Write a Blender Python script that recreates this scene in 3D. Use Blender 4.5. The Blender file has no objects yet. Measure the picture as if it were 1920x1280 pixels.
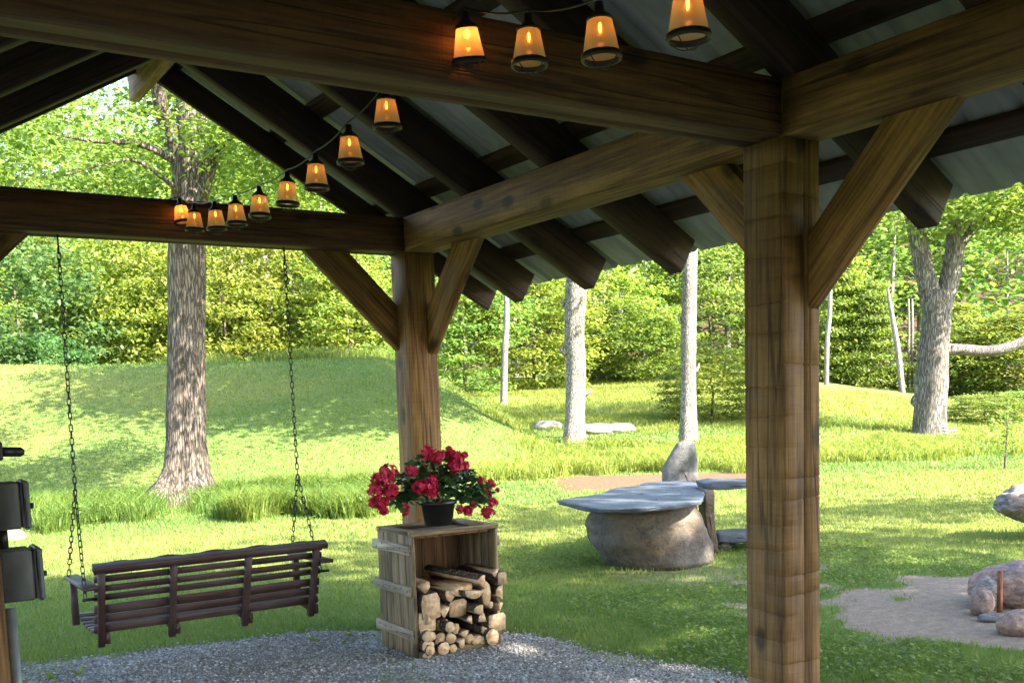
import bpy, math, random
import numpy as np
from mathutils import Vector, Matrix, Quaternion

# ------------------------------------------------------------------ camera, world, sun, exposure
S = bpy.context.scene
COL = S.collection
RC = np.array([[0.8376, -0.5453, -0.0321], [-0.0834, -0.0696, -0.9941], [0.5398, 0.8354, -0.1038]])
q_, r_ = np.linalg.qr(RC.T); q_ = q_ * np.sign(np.diag(r_)); RC = q_.T
CAM = np.array([-2.9143, -2.6558, 1.3968]); FPX = 1928.85; PPX, PPY = 964.4, 956.1
cam = bpy.data.cameras.new("camera"); camo = bpy.data.objects.new("camera", cam); COL.objects.link(camo)
camo.matrix_world = Matrix(((RC[0][0], -RC[1][0], -RC[2][0], CAM[0]), (RC[0][1], -RC[1][1], -RC[2][1], CAM[1]),
                            (RC[0][2], -RC[1][2], -RC[2][2], CAM[2]), (0, 0, 0, 1)))
cam.sensor_width = 36.0; cam.lens = FPX / 1920 * 36
cam.shift_x = -(PPX - 960) / 1920; cam.shift_y = (PPY - 640) / 1920
cam.clip_start = 0.05; cam.clip_end = 1500
S.camera = camo

SUN_EL = math.radians(40)
SUN_H = np.array([0.40, -0.917])                      # horizontal direction towards the sun
SUN_D = np.array([SUN_H[0] * math.cos(SUN_EL), SUN_H[1] * math.cos(SUN_EL), math.sin(SUN_EL)])
W = bpy.data.worlds.new("World"); S.world = W; W.use_nodes = True
nt = W.node_tree; nt.nodes.clear()
sky = nt.nodes.new("ShaderNodeTexSky"); sky.sky_type = 'NISHITA'; sky.sun_disc = False
sky.sun_elevation = SUN_EL; sky.sun_rotation = math.atan2(SUN_H[0], SUN_H[1]); sky.air_density = 1.0; sky.dust_density = 1.5
bg = nt.nodes.new("ShaderNodeBackground"); bg.inputs[1].default_value = 0.15
wo = nt.nodes.new("ShaderNodeOutputWorld")
nt.links.new(sky.outputs[0], bg.inputs[0]); nt.links.new(bg.outputs[0], wo.inputs[0])
sl = bpy.data.lights.new("sun", 'SUN'); sl.energy = 5.0; sl.angle = math.radians(0.5); sl.color = (1.0, 0.93, 0.80)
so = bpy.data.objects.new("sun", sl); COL.objects.link(so)
so.rotation_mode = 'QUATERNION'; so.rotation_quaternion = Vector(-SUN_D).to_track_quat('-Z', 'Y'); so.location = (0, 0, 60)
S.view_settings.view_transform = 'Standard'; S.view_settings.look = 'None'
S.view_settings.exposure = 2.92; S.view_settings.gamma = 1.0; S.view_settings.use_curve_mapping = False
S.cycles.use_denoising = True; S.cycles.use_adaptive_sampling = False
S.cycles.max_bounces = 10; S.cycles.diffuse_bounces = 5; S.cycles.transmission_bounces = 5; S.cycles.transparent_max_bounces = 12
S.cycles.sample_clamp_indirect = 4.0

rng = np.random.default_rng(7); random.seed(7)

# ------------------------------------------------------------------ geometry of the view (real metres)
def ray(px, py):
    return RC.T @ np.array([(px - PPX) / FPX, (py - PPY) / FPX, 1.0])
def on(px, py, ax, val):
    d = ray(px, py); return CAM + d * ((val - CAM[ax]) / d[ax])
FW = RC[2][:2] / np.linalg.norm(RC[2][:2]); RT = np.array([FW[1], -FW[0]])
def far(px, py, v):
    d = ray(px, py); return CAM + d * (v / (d[0] * FW[0] + d[1] * FW[1]))
def uv_xy(u, v):
    u = np.asarray(u, float); v = np.asarray(v, float)
    return CAM[0] + u * RT[0] + v * FW[0], CAM[1] + u * RT[1] + v * FW[1]
def xy_uv(x, y):
    dx = np.asarray(x, float) - CAM[0]; dy = np.asarray(y, float) - CAM[1]
    return dx * RT[0] + dy * RT[1], dx * FW[0] + dy * FW[1]

_lat = np.random.default_rng(3).random((64, 64, 64)).astype(np.float32)
def vnoise(x, y, z=0.0):
    x, y, z = np.broadcast_arrays(np.asarray(x, float), np.asarray(y, float), np.asarray(z, float))
    xi, yi, zi = np.floor(x).astype(int), np.floor(y).astype(int), np.floor(z).astype(int)
    fx, fy, fz = x - xi, y - yi, z - zi
    fx, fy, fz = [t * t * (3 - 2 * t) for t in (fx, fy, fz)]
    g = lambda a, b, c: _lat[(xi + a) & 63, (yi + b) & 63, (zi + c) & 63]
    def lx(b, c): return g(0, b, c) * (1 - fx) + g(1, b, c) * fx
    return (lx(0, 0) * (1 - fy) + lx(1, 0) * fy) * (1 - fz) + (lx(0, 1) * (1 - fy) + lx(1, 1) * fy) * fz
def fbm(x, y, z=0.0, o=4):
    s = 0; a = .5; t = 0
    x = np.asarray(x, float); y = np.asarray(y, float); z = np.asarray(z, float)
    for i in range(o):
        s = s + a * vnoise(x * 2 ** i + 7.3 * i, y * 2 ** i + 3.1 * i, z * 2 ** i + 1.7 * i); t += a; a *= .5
    return s / t
def sst(a, b, x):
    t = np.clip((x - a) / (b - a), 0, 1); return t * t * (3 - 2 * t)

def terrain(x, y):
    u, v = xy_uv(x, y)
    s = np.where(v > 1, u / np.maximum(v, 1), np.sign(u))
    k = np.interp(s, [-.2, .2, .31, .46, .8], [.078, .078, .066, .03, .025])
    b = k * (np.clip(v, 21, 56) - 21) * sst(20, 26, v)
    hill = .42 * np.clip(v - 58, 0, 62) * sst(56, 66, v)
    b = b + hill
    top = 2.95 + .22 * np.sin(u * .21) * .5
    e = np.clip((2.5 - u + (v - 26) * -.10) / 6.0, 0, 1)
    e = e * e * (3 - 2 * e) * .55 + e * .45
    front = sst(19.5, 31.0, v) * .5 + np.clip((v - 20.2) / 10.4, 0, 1) * .5
    m = top * front * e * (1 - sst(33.5, 38.5, v) * .75)
    z = np.maximum(b, m)
    z = z + (fbm(x * .25, y * .25) - .5) * .10 * sst(9, 18, np.abs(v)) + (fbm(x * .9, y * .9, 5) - .5) * .03 * sst(4, 8, np.hypot(u, v))
    return z
def tz(x, y): return float(terrain(np.array([x]), np.array([y]))[0])

# ------------------------------------------------------------------ object helpers
ORG = {}
def mkmesh(name, V, polys, mats, fmat=None, smooth=False, attrs=None):
    V = np.asarray(V, np.float32).reshape(-1, 3)
    if isinstance(polys, np.ndarray): polys = [polys]
    else:
        by = {}
        for p in polys:
            if isinstance(p, np.ndarray) and p.ndim == 2: by.setdefault(p.shape[1], []).append(p)
            else: by.setdefault(len(p), []).append(np.asarray(p)[None])
        if fmat is None: polys = [np.concatenate(v) for v in by.values()]
        else: polys = [np.asarray(p)[None] for p in polys]
    lv = np.concatenate([p.ravel() for p in polys]).astype(np.int32)
    lt = np.concatenate([np.full(len(p), p.shape[1], np.int32) for p in polys])
    ls = np.concatenate([[0], np.cumsum(lt)[:-1]]).astype(np.int32)
    me = bpy.data.meshes.new(name)
    me.vertices.add(len(V)); me.vertices.foreach_set("co", V.ravel())
    me.loops.add(len(lv)); me.loops.foreach_set("vertex_index", lv)
    me.polygons.add(len(lt)); me.polygons.foreach_set("loop_start", ls); me.polygons.foreach_set("loop_total", lt)
    for m in (mats if isinstance(mats, (list, tuple)) else [mats]): me.materials.append(m)
    if fmat is not None: me.polygons.foreach_set("material_index", np.asarray(fmat, np.int32))
    if smooth: me.polygons.foreach_set("use_smooth", np.ones(len(lt), bool))
    if attrs:
        for an, (dom, arr) in attrs.items():
            arr = np.asarray(arr, np.float32)
            if arr.ndim == 2:
                a = me.attributes.new(an, 'FLOAT_COLOR', dom); a.data.foreach_set("color", arr.ravel())
            else:
                a = me.attributes.new(an, 'FLOAT', dom); a.data.foreach_set("value", arr)
    me.update(calc_edges=True)
    return me
def tag(o, label=None, cat=None, group=None, kind=None):
    if label: o['label'] = label
    if cat: o['category'] = cat
    if group: o['group'] = group
    if kind: o['kind'] = kind
    return o
def thing(name, label, cat, loc, group=None):
    o = bpy.data.objects.new(name, None); COL.objects.link(o); o.location = loc; o.empty_display_size = .1
    ORG[o] = np.array(loc, float); return tag(o, label, cat, group)
def add(name, me, parent=None, loc=(0, 0, 0)):
    o = bpy.data.objects.new(name, me); COL.objects.link(o)
    o.location = loc
    if parent is not None: o.parent = parent
    return o
def part(name, V, polys, mat, parent, smooth=False, fmat=None, label=None, attrs=None, kind=None):
    """vertices in world metres; stored relative to the thing's base"""
    g = ORG[parent]
    o = add(name, mkmesh(name, np.asarray(V, float).reshape(-1, 3) - g, polys, mat, fmat, smooth, attrs), parent)
    ORG[o] = g
    return tag(o, label, kind=kind)
def mono(name, V, polys, mat, loc, label, cat, group=None, smooth=False, fmat=None, attrs=None, kind=None):
    o = add(name, mkmesh(name, np.asarray(V, float).reshape(-1, 3) - np.asarray(loc, float), polys, mat, fmat, smooth, attrs), None, loc)
    ORG[o] = np.array(loc, float)
    return tag(o, label, cat, group, kind)
def tube(path, rad, n=10, caps=True, noise=0.0, nf=3.0, seed=0):
    path = np.asarray(path, float); m = len(path)
    rad = np.broadcast_to(np.asarray(rad, float), (m,))
    t = np.gradient(path, axis=0); t /= np.linalg.norm(t, axis=1)[:, None] + 1e-12
    ref = np.array([0, 0, 1.]) if abs(t[0][2]) < .8 else np.array([1., 0, 0])
    a = np.cross(ref, t[0]); a /= np.linalg.norm(a); V = []
    for i in range(m):
        a = a - t[i] * (a @ t[i]); a /= np.linalg.norm(a); b = np.cross(t[i], a)
        th = np.arange(n) * 2 * math.pi / n
        r = rad[i] * np.ones(n)
        p = path[i] + np.outer(np.cos(th), a) + np.outer(np.sin(th), b) * 1.0
        if noise:
            r = r * (1 + noise * (fbm(np.cos(th) * nf * .7 + seed, np.sin(th) * nf * .7, path[i][2] * nf * .35 + path[i][0] * .3) - .5) * 2)
        V.append(path[i] + (np.outer(np.cos(th), a) + np.outer(np.sin(th), b)) * r[:, None])
    V = np.concatenate(V)
    i, j = np.meshgrid(np.arange(m - 1), np.arange(n), indexing='ij'); i = i.ravel(); j = j.ravel(); j2 = (j + 1) % n
    F = [np.stack([i * n + j, i * n + j2, (i + 1) * n + j2, (i + 1) * n + j], 1)]
    if caps: F += [np.arange(n)[::-1][None], (np.arange(n) + (m - 1) * n)[None]]
    return V, F
def box(x0, x1, y0, y1, z0, z1, b=0.0):
    if b <= 0:
        V = np.array([[x, y, z] for x in (x0, x1) for y in (y0, y1) for z in (z0, z1)])
        return V, [np.array([[0, 1, 3, 2], [4, 6, 7, 5], [0, 4, 5, 1], [2, 3, 7, 6], [0, 2, 6, 4], [1, 5, 7, 3]])]
    V = []
    idx = {}
    for x in (0, 1):
        for y in (0, 1):
            for z in (0, 1):
                X, Y, Z = (x0, x1)[x], (y0, y1)[y], (z0, z1)[z]; sx, sy, sz = [(1, -1)[k] for k in (x, y, z)]
                for ax in range(3):
                    p = [X + sx * b, Y + sy * b, Z + sz * b]; p[ax] = (X, Y, Z)[ax]
                    idx[x, y, z, ax] = len(V); V.append(p)
    F4 = []; F3 = []
    for ax in range(3):
        o1, o2 = [k for k in range(3) if k != ax]
        for s in (0, 1):
            c = []
            for a, bb in ((0, 0), (1, 0), (1, 1), (0, 1)):
                k = [0, 0, 0]; k[ax] = s; k[o1] = a; k[o2] = bb; c.append(idx[(*k, ax)])
            if (s == 0) ^ (ax == 1): c = c[::-1]
            F4.append(c)
            for t in (0, 1):
                k0 = [0, 0, 0]; k1 = [0, 0, 0]
                k0[ax] = s; k0[o1] = t; k0[o2] = 0; k1[ax] = s; k1[o1] = t; k1[o2] = 1
                if ax < o1: F4.append([idx[(*k0, ax)], idx[(*k1, ax)], idx[(*k1, o1)], idx[(*k0, o1)]])
                k0 = [0, 0, 0]; k1 = [0, 0, 0]
                k0[ax] = s; k0[o2] = t; k0[o1] = 0; k1[ax] = s; k1[o2] = t; k1[o1] = 1
                if ax < o2: F4.append([idx[(*k0, ax)], idx[(*k1, ax)], idx[(*k1, o2)], idx[(*k0, o2)]])
    for x in (0, 1):
        for y in (0, 1):
            for z in (0, 1): F3.append([idx[x, y, z, 0], idx[x, y, z, 1], idx[x, y, z, 2]])
    return np.array(V), [np.array(F4), np.array(F3)]
def merge(parts):
    V = []; F = []; n = 0
    for v, f in parts:
        V.append(v); F += [g + n for g in f]; n += len(v)
    return np.concatenate(V), F
def lathe(prof, n=20, c=(0, 0, 0)):
    prof = np.asarray(prof, float); m = len(prof); th = np.arange(n) * 2 * math.pi / n
    V = np.concatenate([np.stack([c[0] + r * np.cos(th), c[1] + r * np.sin(th), np.full(n, c[2] + z)], 1) for r, z in prof])
    i, j = np.meshgrid(np.arange(m - 1), np.arange(n), indexing='ij'); i = i.ravel(); j = j.ravel(); j2 = (j + 1) % n
    return V, [np.stack([i * n + j, i * n + j2, (i + 1) * n + j2, (i + 1) * n + j], 1)]

# ------------------------------------------------------------------ materials
class NT:
    def __init__(s, name):
        s.m = bpy.data.materials.new(name); s.m.use_nodes = True; s.t = s.m.node_tree; s.t.nodes.clear()
        s.out = s.n('ShaderNodeOutputMaterial')
    def n(s, ty, **kw):
        x = s.t.nodes.new(ty)
        for k, v in kw.items():
            if k.startswith('i_'):
                key = k[2:]; key = int(key) if key.isdigit() else key
                x.inputs[key].default_value = v
            else: setattr(x, k, v)
        return x
    def l(s, a, b): s.t.links.new(a, b)
    def mix(s, fac, a, b, blend='MIX'):
        x = s.n('ShaderNodeMix', data_type='RGBA', blend_type=blend)
        for i, v in ((0, fac), (6, a), (7, b)):
            if hasattr(v, 'links') or hasattr(v, 'is_linked'): s.l(v, x.inputs[i])
            else: x.inputs[i].default_value = v if i == 0 else (*v, 1) if len(v) == 3 else v
        return x.outputs[2]
    def math(s, op, a, b=None, clamp=False):
        x = s.n('ShaderNodeMath', operation=op, use_clamp=clamp)
        for i, v in ((0, a), (1, b)):
            if v is None: continue
            if hasattr(v, 'is_linked'): s.l(v, x.inputs[i])
            else: x.inputs[i].default_value = v
        return x.outputs[0]
    def ramp(s, fac, stops, interp='LINEAR'):
        x = s.n('ShaderNodeValToRGB'); x.color_ramp.interpolation = interp; e = x.color_ramp.elements
        while len(e) > len(stops): e.remove(e[-1])
        while len(e) < len(stops): e.new(0.5)
        for k, (p, c) in zip(e, stops): k.position = p; k.color = (*c, 1) if len(c) == 3 else (c[0],) * 3 + (1,)
        s.l(fac, x.inputs[0]); return x.outputs[0]
    def noise(s, vec, scale, detail=4, rough=.55, dist=0.0):
        x = s.n('ShaderNodeTexNoise'); x.inputs['Scale'].default_value = scale; x.inputs['Detail'].default_value = detail
        x.inputs['Roughness'].default_value = rough; x.inputs['Distortion'].default_value = dist
        if vec is not None: s.l(vec, x.inputs['Vector'])
        return x.outputs['Fac']
    def vec(s, src='Object', scale=(1, 1, 1), rnd=True):
        tc = s.n('ShaderNodeTexCoord'); mp = s.n('ShaderNodeMapping'); mp.inputs['Scale'].default_value = scale
        s.l(tc.outputs[src], mp.inputs[0])
        if rnd:
            oi = s.n('ShaderNodeObjectInfo'); vm = s.n('ShaderNodeVectorMath', operation='SCALE')
            cx = s.n('ShaderNodeCombineXYZ'); s.l(oi.outputs['Random'], cx.inputs[0]); s.l(oi.outputs['Random'], cx.inputs[1]); s.l(oi.outputs['Random'], cx.inputs[2])
            s.l(cx.outputs[0], vm.inputs[0]); vm.inputs['Scale'].default_value = 37.0
            s.l(vm.outputs[0], mp.inputs['Location'])
        return mp.outputs[0]
    def bump(s, h, strength, dist):
        x = s.n('ShaderNodeBump'); x.inputs['Strength'].default_value = strength; x.inputs['Distance'].default_value = dist
        s.l(h, x.inputs['Height']); return x.outputs[0]
    def bsdf(s, color, rough=.7, bump=None, metal=0.0, spec=.4):
        x = s.n('ShaderNodeBsdfPrincipled')
        if hasattr(color, 'is_linked'): s.l(color, x.inputs['Base Color'])
        else: x.inputs['Base Color'].default_value = (*color, 1)
        if hasattr(rough, 'is_linked'): s.l(rough, x.inputs['Roughness'])
        else: x.inputs['Roughness'].default_value = rough
        x.inputs['Metallic'].default_value = metal; x.inputs['Specular IOR Level'].default_value = spec
        if bump is not None: s.l(bump, x.inputs['Normal'])
        return x
    def fin(s, sh): s.l(sh, s.out.inputs[0]); return s.m

def wood_mat(name, dark, light, gx=1.2, gy=16, crack=True, saw=.25, knots=True, val=.35, rough=.75, weather=None):
    t = NT(name)
    v = t.vec('Object', (gx, gy, gy))
    n1 = t.noise(v, 1.0, 6, .6, .6)
    v2 = t.vec('Object', (gx * 3, gy * 5, gy * 5)); n2 = t.noise(v2, 1.0, 3)
    f = t.math('ADD', t.math('MULTIPLY', n1, .52), t.math('MULTIPLY', n2, .48))
    c = t.ramp(f, [(.39, dark), (.5, tuple(.45 * a + .55 * b for a, b in zip(dark, light))), (.60, light)])
    vb = t.vec('Object', (1.1, 1.6, 1.6)); nb = t.noise(vb, 1.6, 4)
    c = t.mix(t.ramp(nb, [(.38, (0,)), (.70, (1,))]), c, t.mix(.55, c, tuple(x * .42 for x in dark)))
    if weather: c = t.mix(t.ramp(t.noise(t.vec('Object', (2, 5, 5)), 1.3, 5), [(.4, (0,)), (.65, (.8,))]), c, weather)
    h = f
    if knots:
        vk = t.vec('Object', (4.5, 8, 8)); vo = t.n('ShaderNodeTexVoronoi'); vo.inputs['Scale'].default_value = .8; t.l(vk, vo.inputs['Vector'])
        sk = t.n('ShaderNodeSeparateColor'); t.l(vo.outputs['Color'], sk.inputs[0])
        k = t.math('MULTIPLY', t.ramp(vo.outputs['Distance'], [(.13, (.85,)), (.19, (.45,)), (.24, (0,))]), t.ramp(sk.outputs[0], [(.55, (0,)), (.6, (1,))]))
        c = t.mix(k, c, tuple(x * .35 for x in dark))
    if crack:
        vc = t.vec('Object', (.22, 7.5, 7.5)); nc = t.noise(vc, 1.0, 3, .5, .15)
        k = t.ramp(nc, [(.487, (0,)), (.497, (1,)), (.503, (1,)), (.513, (0,))])
        c = t.mix(t.math('MULTIPLY', k, .55), c, tuple(x * .25 for x in dark)); h = t.math('SUBTRACT', h, t.math('MULTIPLY', k, .6))
    if saw:
        vs = t.vec('Object', (55, 4, 4)); ns = t.noise(vs, 1.0, 2, .5, .4); c = t.mix(t.ramp(ns, [(.36, (saw * .12,)), (.5, (0,))]), c, tuple(x * .5 for x in dark)); h = t.math('ADD', h, t.math('MULTIPLY', ns, saw))
    oi = t.n('ShaderNodeObjectInfo')
    hs = t.n('ShaderNodeHueSaturation'); t.l(t.math('ADD', t.math('MULTIPLY', oi.outputs['Random'], val), 1 - val / 2), hs.inputs['Value']); t.l(c, hs.inputs['Color'])
    return t.fin(t.bsdf(hs.outputs[0], rough, t.bump(h, .9, .006)).outputs[0])

M_TIMBER = wood_mat('rough_sawn_timber', (.086, .037, .0095), (.29, .155, .045), saw=.7, val=.3)
M_TIE = wood_mat('red_brown_shaded_tie_timber', (.050, .018, .006), (.145, .066, .022), saw=.7, val=.2)  # darker, redder than the other timber; tone partly stands for shade and lamp glow
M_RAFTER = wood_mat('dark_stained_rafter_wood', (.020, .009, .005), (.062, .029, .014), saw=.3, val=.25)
M_SWING = wood_mat('red_brown_painted_wood', (.026, .009, .007), (.060, .022, .017), gx=2, gy=30, crack=False, knots=False, saw=.1, rough=.5, weather=(.075, .052, .047))
M_CRATE = wood_mat('weathered_crate_wood', (.105, .071, .036), (.27, .19, .105), gx=2.5, gy=26, saw=.15, rough=.85)
M_BATTEN = wood_mat('grey_weathered_batten_wood', (.22, .17, .11), (.42, .34, .24), gx=2.5, gy=26, saw=.2, rough=.85)
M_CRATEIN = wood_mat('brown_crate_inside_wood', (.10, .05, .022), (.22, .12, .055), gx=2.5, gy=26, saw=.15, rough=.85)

def stone_mat(name, cols, scale=6, bump=.5, rough=.85, spots=None, lay=(1, 1, 1)):
    t = NT(name); v = t.vec('Object', lay)
    n = t.noise(v, scale, 8, .65, .4); n2 = t.noise(v, scale * .35, 5, .6, .8)
    c = t.ramp(n, [(.3, cols[0]), (.5, cols[1]), (.7, cols[2])])
    if spots: c = t.mix(t.ramp(n2, [(.45, (0,)), (.62, (1,))]), c, spots)
    n3 = t.noise(v, scale * 9, 3, .7)
    c = t.mix(t.ramp(n3, [(.35, (.0,)), (.7, (.35,))]), c, tuple(min(1, x * 1.7) for x in cols[2]))
    h = t.math('ADD', n, t.math('MULTIPLY', n3, .3))
    return t.fin(t.bsdf(c, rough, t.bump(h, bump, .03)).outputs[0])
M_BOULDER = stone_mat('brown_grey_boulder', ((.020, .016, .012), (.047, .037, .027), (.105, .088, .070)), 3.6, 1.0, .75, (.10, .066, .036))
M_SLATE = stone_mat('blue_grey_slate', ((.024, .030, .039), (.050, .060, .076), (.10, .115, .135)), 4.0, .9, .55, None, (1.0, 1.0, 9))
M_GRANITE = stone_mat('speckled_grey_granite', ((.030, .028, .027), (.066, .063, .06), (.135, .13, .125)), 14, .5)
M_PINK = stone_mat('pink_brown_fire_stone', ((.085, .045, .034), (.20, .115, .085), (.34, .23, .18)), 3.5, .9, .85, (.09, .07, .07))
M_DRIFT = stone_mat('weathered_grey_brown_rock', ((.035, .03, .027), (.12, .105, .09), (.27, .265, .26)), 3.0, 1.0, .85, (.16, .085, .045), (1, 1, 2.4))
M_PALE = stone_mat('pale_rock', ((.08, .076, .07), (.14, .132, .12), (.24, .23, .21)), 5, .6)

def bark_mat(name, dark, mid, light, sc=9, zs=.35, bump=1.0):
    t = NT(name); v = t.vec('Object', (sc, sc, sc * zs), rnd=True)
    vo = t.n('ShaderNodeTexVoronoi', feature='DISTANCE_TO_EDGE'); vo.inputs['Scale'].default_value = 1.6
    nz = t.noise(v, 1.3, 6, .65, .5)
    va = t.n('ShaderNodeVectorMath', operation='ADD'); cx = t.n('ShaderNodeCombineXYZ')
    for i in range(3): t.l(nz, cx.inputs[i])
    t.l(v, va.inputs[0]); t.l(cx.outputs[0], va.inputs[1]); t.l(va.outputs[0], vo.inputs['Vector'])
    ed = t.ramp(vo.outputs['Distance'], [(.0, (0,)), (.16, (1,))])
    c = t.ramp(nz, [(.3, mid), (.62, light)])
    c = t.mix(t.math('MULTIPLY', t.math('SUBTRACT', 1.0, ed), .75), c, dark)
    n2 = t.noise(t.vec('Object', (1, 1, .5)), 1.2, 4); c = t.mix(t.ramp(n2, [(.42, (0,)), (.68, (.6,))]), c, tuple(x * .55 for x in mid))
    h = t.math('ADD', t.math('MULTIPLY', ed, .7), t.math('MULTIPLY', nz, .6))
    return t.fin(t.bsdf(c, .9, t.bump(h, bump, .035), spec=.2).outputs[0])
M_BARK = bark_mat('grey_brown_maple_bark', (.027, .021, .016), (.095, .074, .058), (.225, .182, .145), 15, .14)
M_BARKP = bark_mat('pale_ash_bark', (.035, .03, .026), (.22, .195, .168), (.42, .38, .335), 19, .3)
M_BARKF = bark_mat('grey_furrowed_bark', (.04, .034, .029), (.125, .11, .096), (.27, .243, .212), 13, .16)
M_BARKD = bark_mat('pale_dead_wood', (.08, .07, .062), (.17, .152, .135), (.27, .25, .225), 10, .2, .5)

def leaf_mat(name, c0, c1, trans, sat_var=.035, tr=.45):
    t = NT(name); at = t.n('ShaderNodeAttribute', attribute_name='tint'); oi = t.n('ShaderNodeObjectInfo')
    c = t.mix(at.outputs['Fac'], c0, c1)
    hs = t.n('ShaderNodeHueSaturation'); t.l(c, hs.inputs['Color'])
    t.l(t.math('ADD', t.math('MULTIPLY', oi.outputs['Random'], sat_var), .5 - sat_var / 2), hs.inputs['Hue'])
    t.l(t.math('ADD', t.math('MULTIPLY', oi.outputs['Random'], .35), .82), hs.inputs['Value'])
    d = t.bsdf(hs.outputs[0], .55, spec=.25)
    x = t.n('ShaderNodeBsdfTranslucent'); t.l(t.mix(1.0, hs.outputs[0], trans, 'MULTIPLY'), x.inputs[0])
    mx = t.n('ShaderNodeMixShader'); mx.inputs[0].default_value = tr; t.l(d.outputs[0], mx.inputs[1]); t.l(x.outputs[0], mx.inputs[2])
    return t.fin(mx.outputs[0])
M_LEAF = leaf_mat('spring_green_leaves', (.072, .13, .030), (.185, .24, .055), (1.7, 1.6, .9))
M_LEAFY = leaf_mat('yellow_green_leaves', (.105, .165, .028), (.235, .28, .058), (1.6, 1.5, .8))
M_LEAFB = leaf_mat('blue_green_leaves', (.045, .11, .035), (.11, .18, .065), (1.5, 1.6, 1.0))
M_LEAFD = leaf_mat('dark_forest_leaves', (.040, .070, .016), (.13, .165, .030), (1.5, 1.5, .9), .05, .35)
M_GRASS = leaf_mat('lawn_grass_blades', (.090, .160, .034), (.235, .25, .062), (1.4, 1.4, .8), 0, .35)
M_WEED = leaf_mat('tall_weed_blades', (.070, .135, .022), (.185, .215, .040), (1.5, 1.45, .8), 0, .4)
M_POTLEAF = leaf_mat('begonia_leaves', (.022, .055, .016), (.07, .12, .04), (1.2, 1.4, .8), 0, .25)

def flat_mat(name, col, rough=.5, metal=0, spec=.4, nz=.15, sc=30):
    t = NT(name); n = t.noise(t.vec(), sc, 4)
    c = t.mix(t.ramp(n, [(.35, (0,)), (.7, (1,))]), tuple(x * (1 - nz) for x in col), tuple(min(1, x * (1 + nz)) for x in col))
    return t.fin(t.bsdf(c, rough, t.bump(n, .15, .002), metal, spec).outputs[0])
M_BLACK = flat_mat('black_metal', (.018, .017, .017), .45, .3)
M_POT = flat_mat('black_plastic_pot', (.012, .012, .013), .35)
M_CHAIN = flat_mat('dark_steel_chain', (.03, .028, .027), .45, .7)
M_BOX = flat_mat('dark_grey_enamel', (.062, .062, .056), .5)
M_CONDUIT = flat_mat('grey_conduit', (.25, .27, .30), .4, .4)
M_RUST = flat_mat('rusty_iron', (.17, .065, .035), .8, .2, nz=.4)
M_PETAL = NT('crimson_petals')
_a = M_PETAL.n('ShaderNodeAttribute', attribute_name='tint')
_c = M_PETAL.mix(_a.outputs['Fac'], (.30, .007, .025), (.62, .026, .085))
_d = M_PETAL.bsdf(_c, .5, spec=.3); _x = M_PETAL.n('ShaderNodeBsdfTranslucent'); M_PETAL.l(_c, _x.inputs[0])
_m = M_PETAL.n('ShaderNodeMixShader'); _m.inputs[0].default_value = .3; M_PETAL.l(_d.outputs[0], _m.inputs[1]); M_PETAL.l(_x.outputs[0], _m.inputs[2])
M_PETAL = M_PETAL.fin(_m.outputs[0])
M_PETALP = flat_mat('violet_petals', (.16, .09, .35), .6)
M_PETALW = flat_mat('white_petals', (.6, .62, .55), .6)
_t = NT('galvanised_roof_metal'); _n = _t.noise(_t.vec('Object', (1.5, 3, 1)), 3, 5)
M_ROOF = _t.fin(_t.bsdf(_t.ramp(_n, [(.3, (.27, .285, .28)), (.7, (.39, .405, .40))]), .6, metal=0.0, spec=.25).outputs[0])
_t = NT('lamp_shade_mesh'); _tl = _t.n('ShaderNodeBsdfTranslucent'); _tl.inputs[0].default_value = (.72, .59, .37, 1)
_df = _t.n('ShaderNodeBsdfDiffuse'); _df.inputs[0].default_value = (.50, .44, .30, 1); _tp = _t.n('ShaderNodeBsdfTransparent')
_m1 = _t.n('ShaderNodeMixShader'); _m1.inputs[0].default_value = .5; _t.l(_df.outputs[0], _m1.inputs[1]); _t.l(_tl.outputs[0], _m1.inputs[2])
_m2 = _t.n('ShaderNodeMixShader'); _m2.inputs[0].default_value = .34; _t.l(_m1.outputs[0], _m2.inputs[1]); _t.l(_tp.outputs[0], _m2.inputs[2])
M_SHADE = _t.fin(_m2.outputs[0])
_t = NT('amber_bulb_glass'); _g = _t.n('ShaderNodeBsdfGlossy'); _g.inputs[0].default_value = (.9, .7, .4, 1); _g.inputs[1].default_value = .05
_tp = _t.n('ShaderNodeBsdfTransparent'); _tp.inputs[0].default_value = (1, .80, .5, 1); _m = _t.n('ShaderNodeMixShader'); _m.inputs[0].default_value = .9
_t.l(_g.outputs[0], _m.inputs[1]); _t.l(_tp.outputs[0], _m.inputs[2]); M_BULB = _t.fin(_m.outputs[0])
_t = NT('glowing_filament'); _e = _t.n('ShaderNodeEmission'); _e.inputs[0].default_value = (1, .42, .08, 1); _e.inputs[1].default_value = 2.6; M_FIL = _t.fin(_e.outputs[0])

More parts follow.
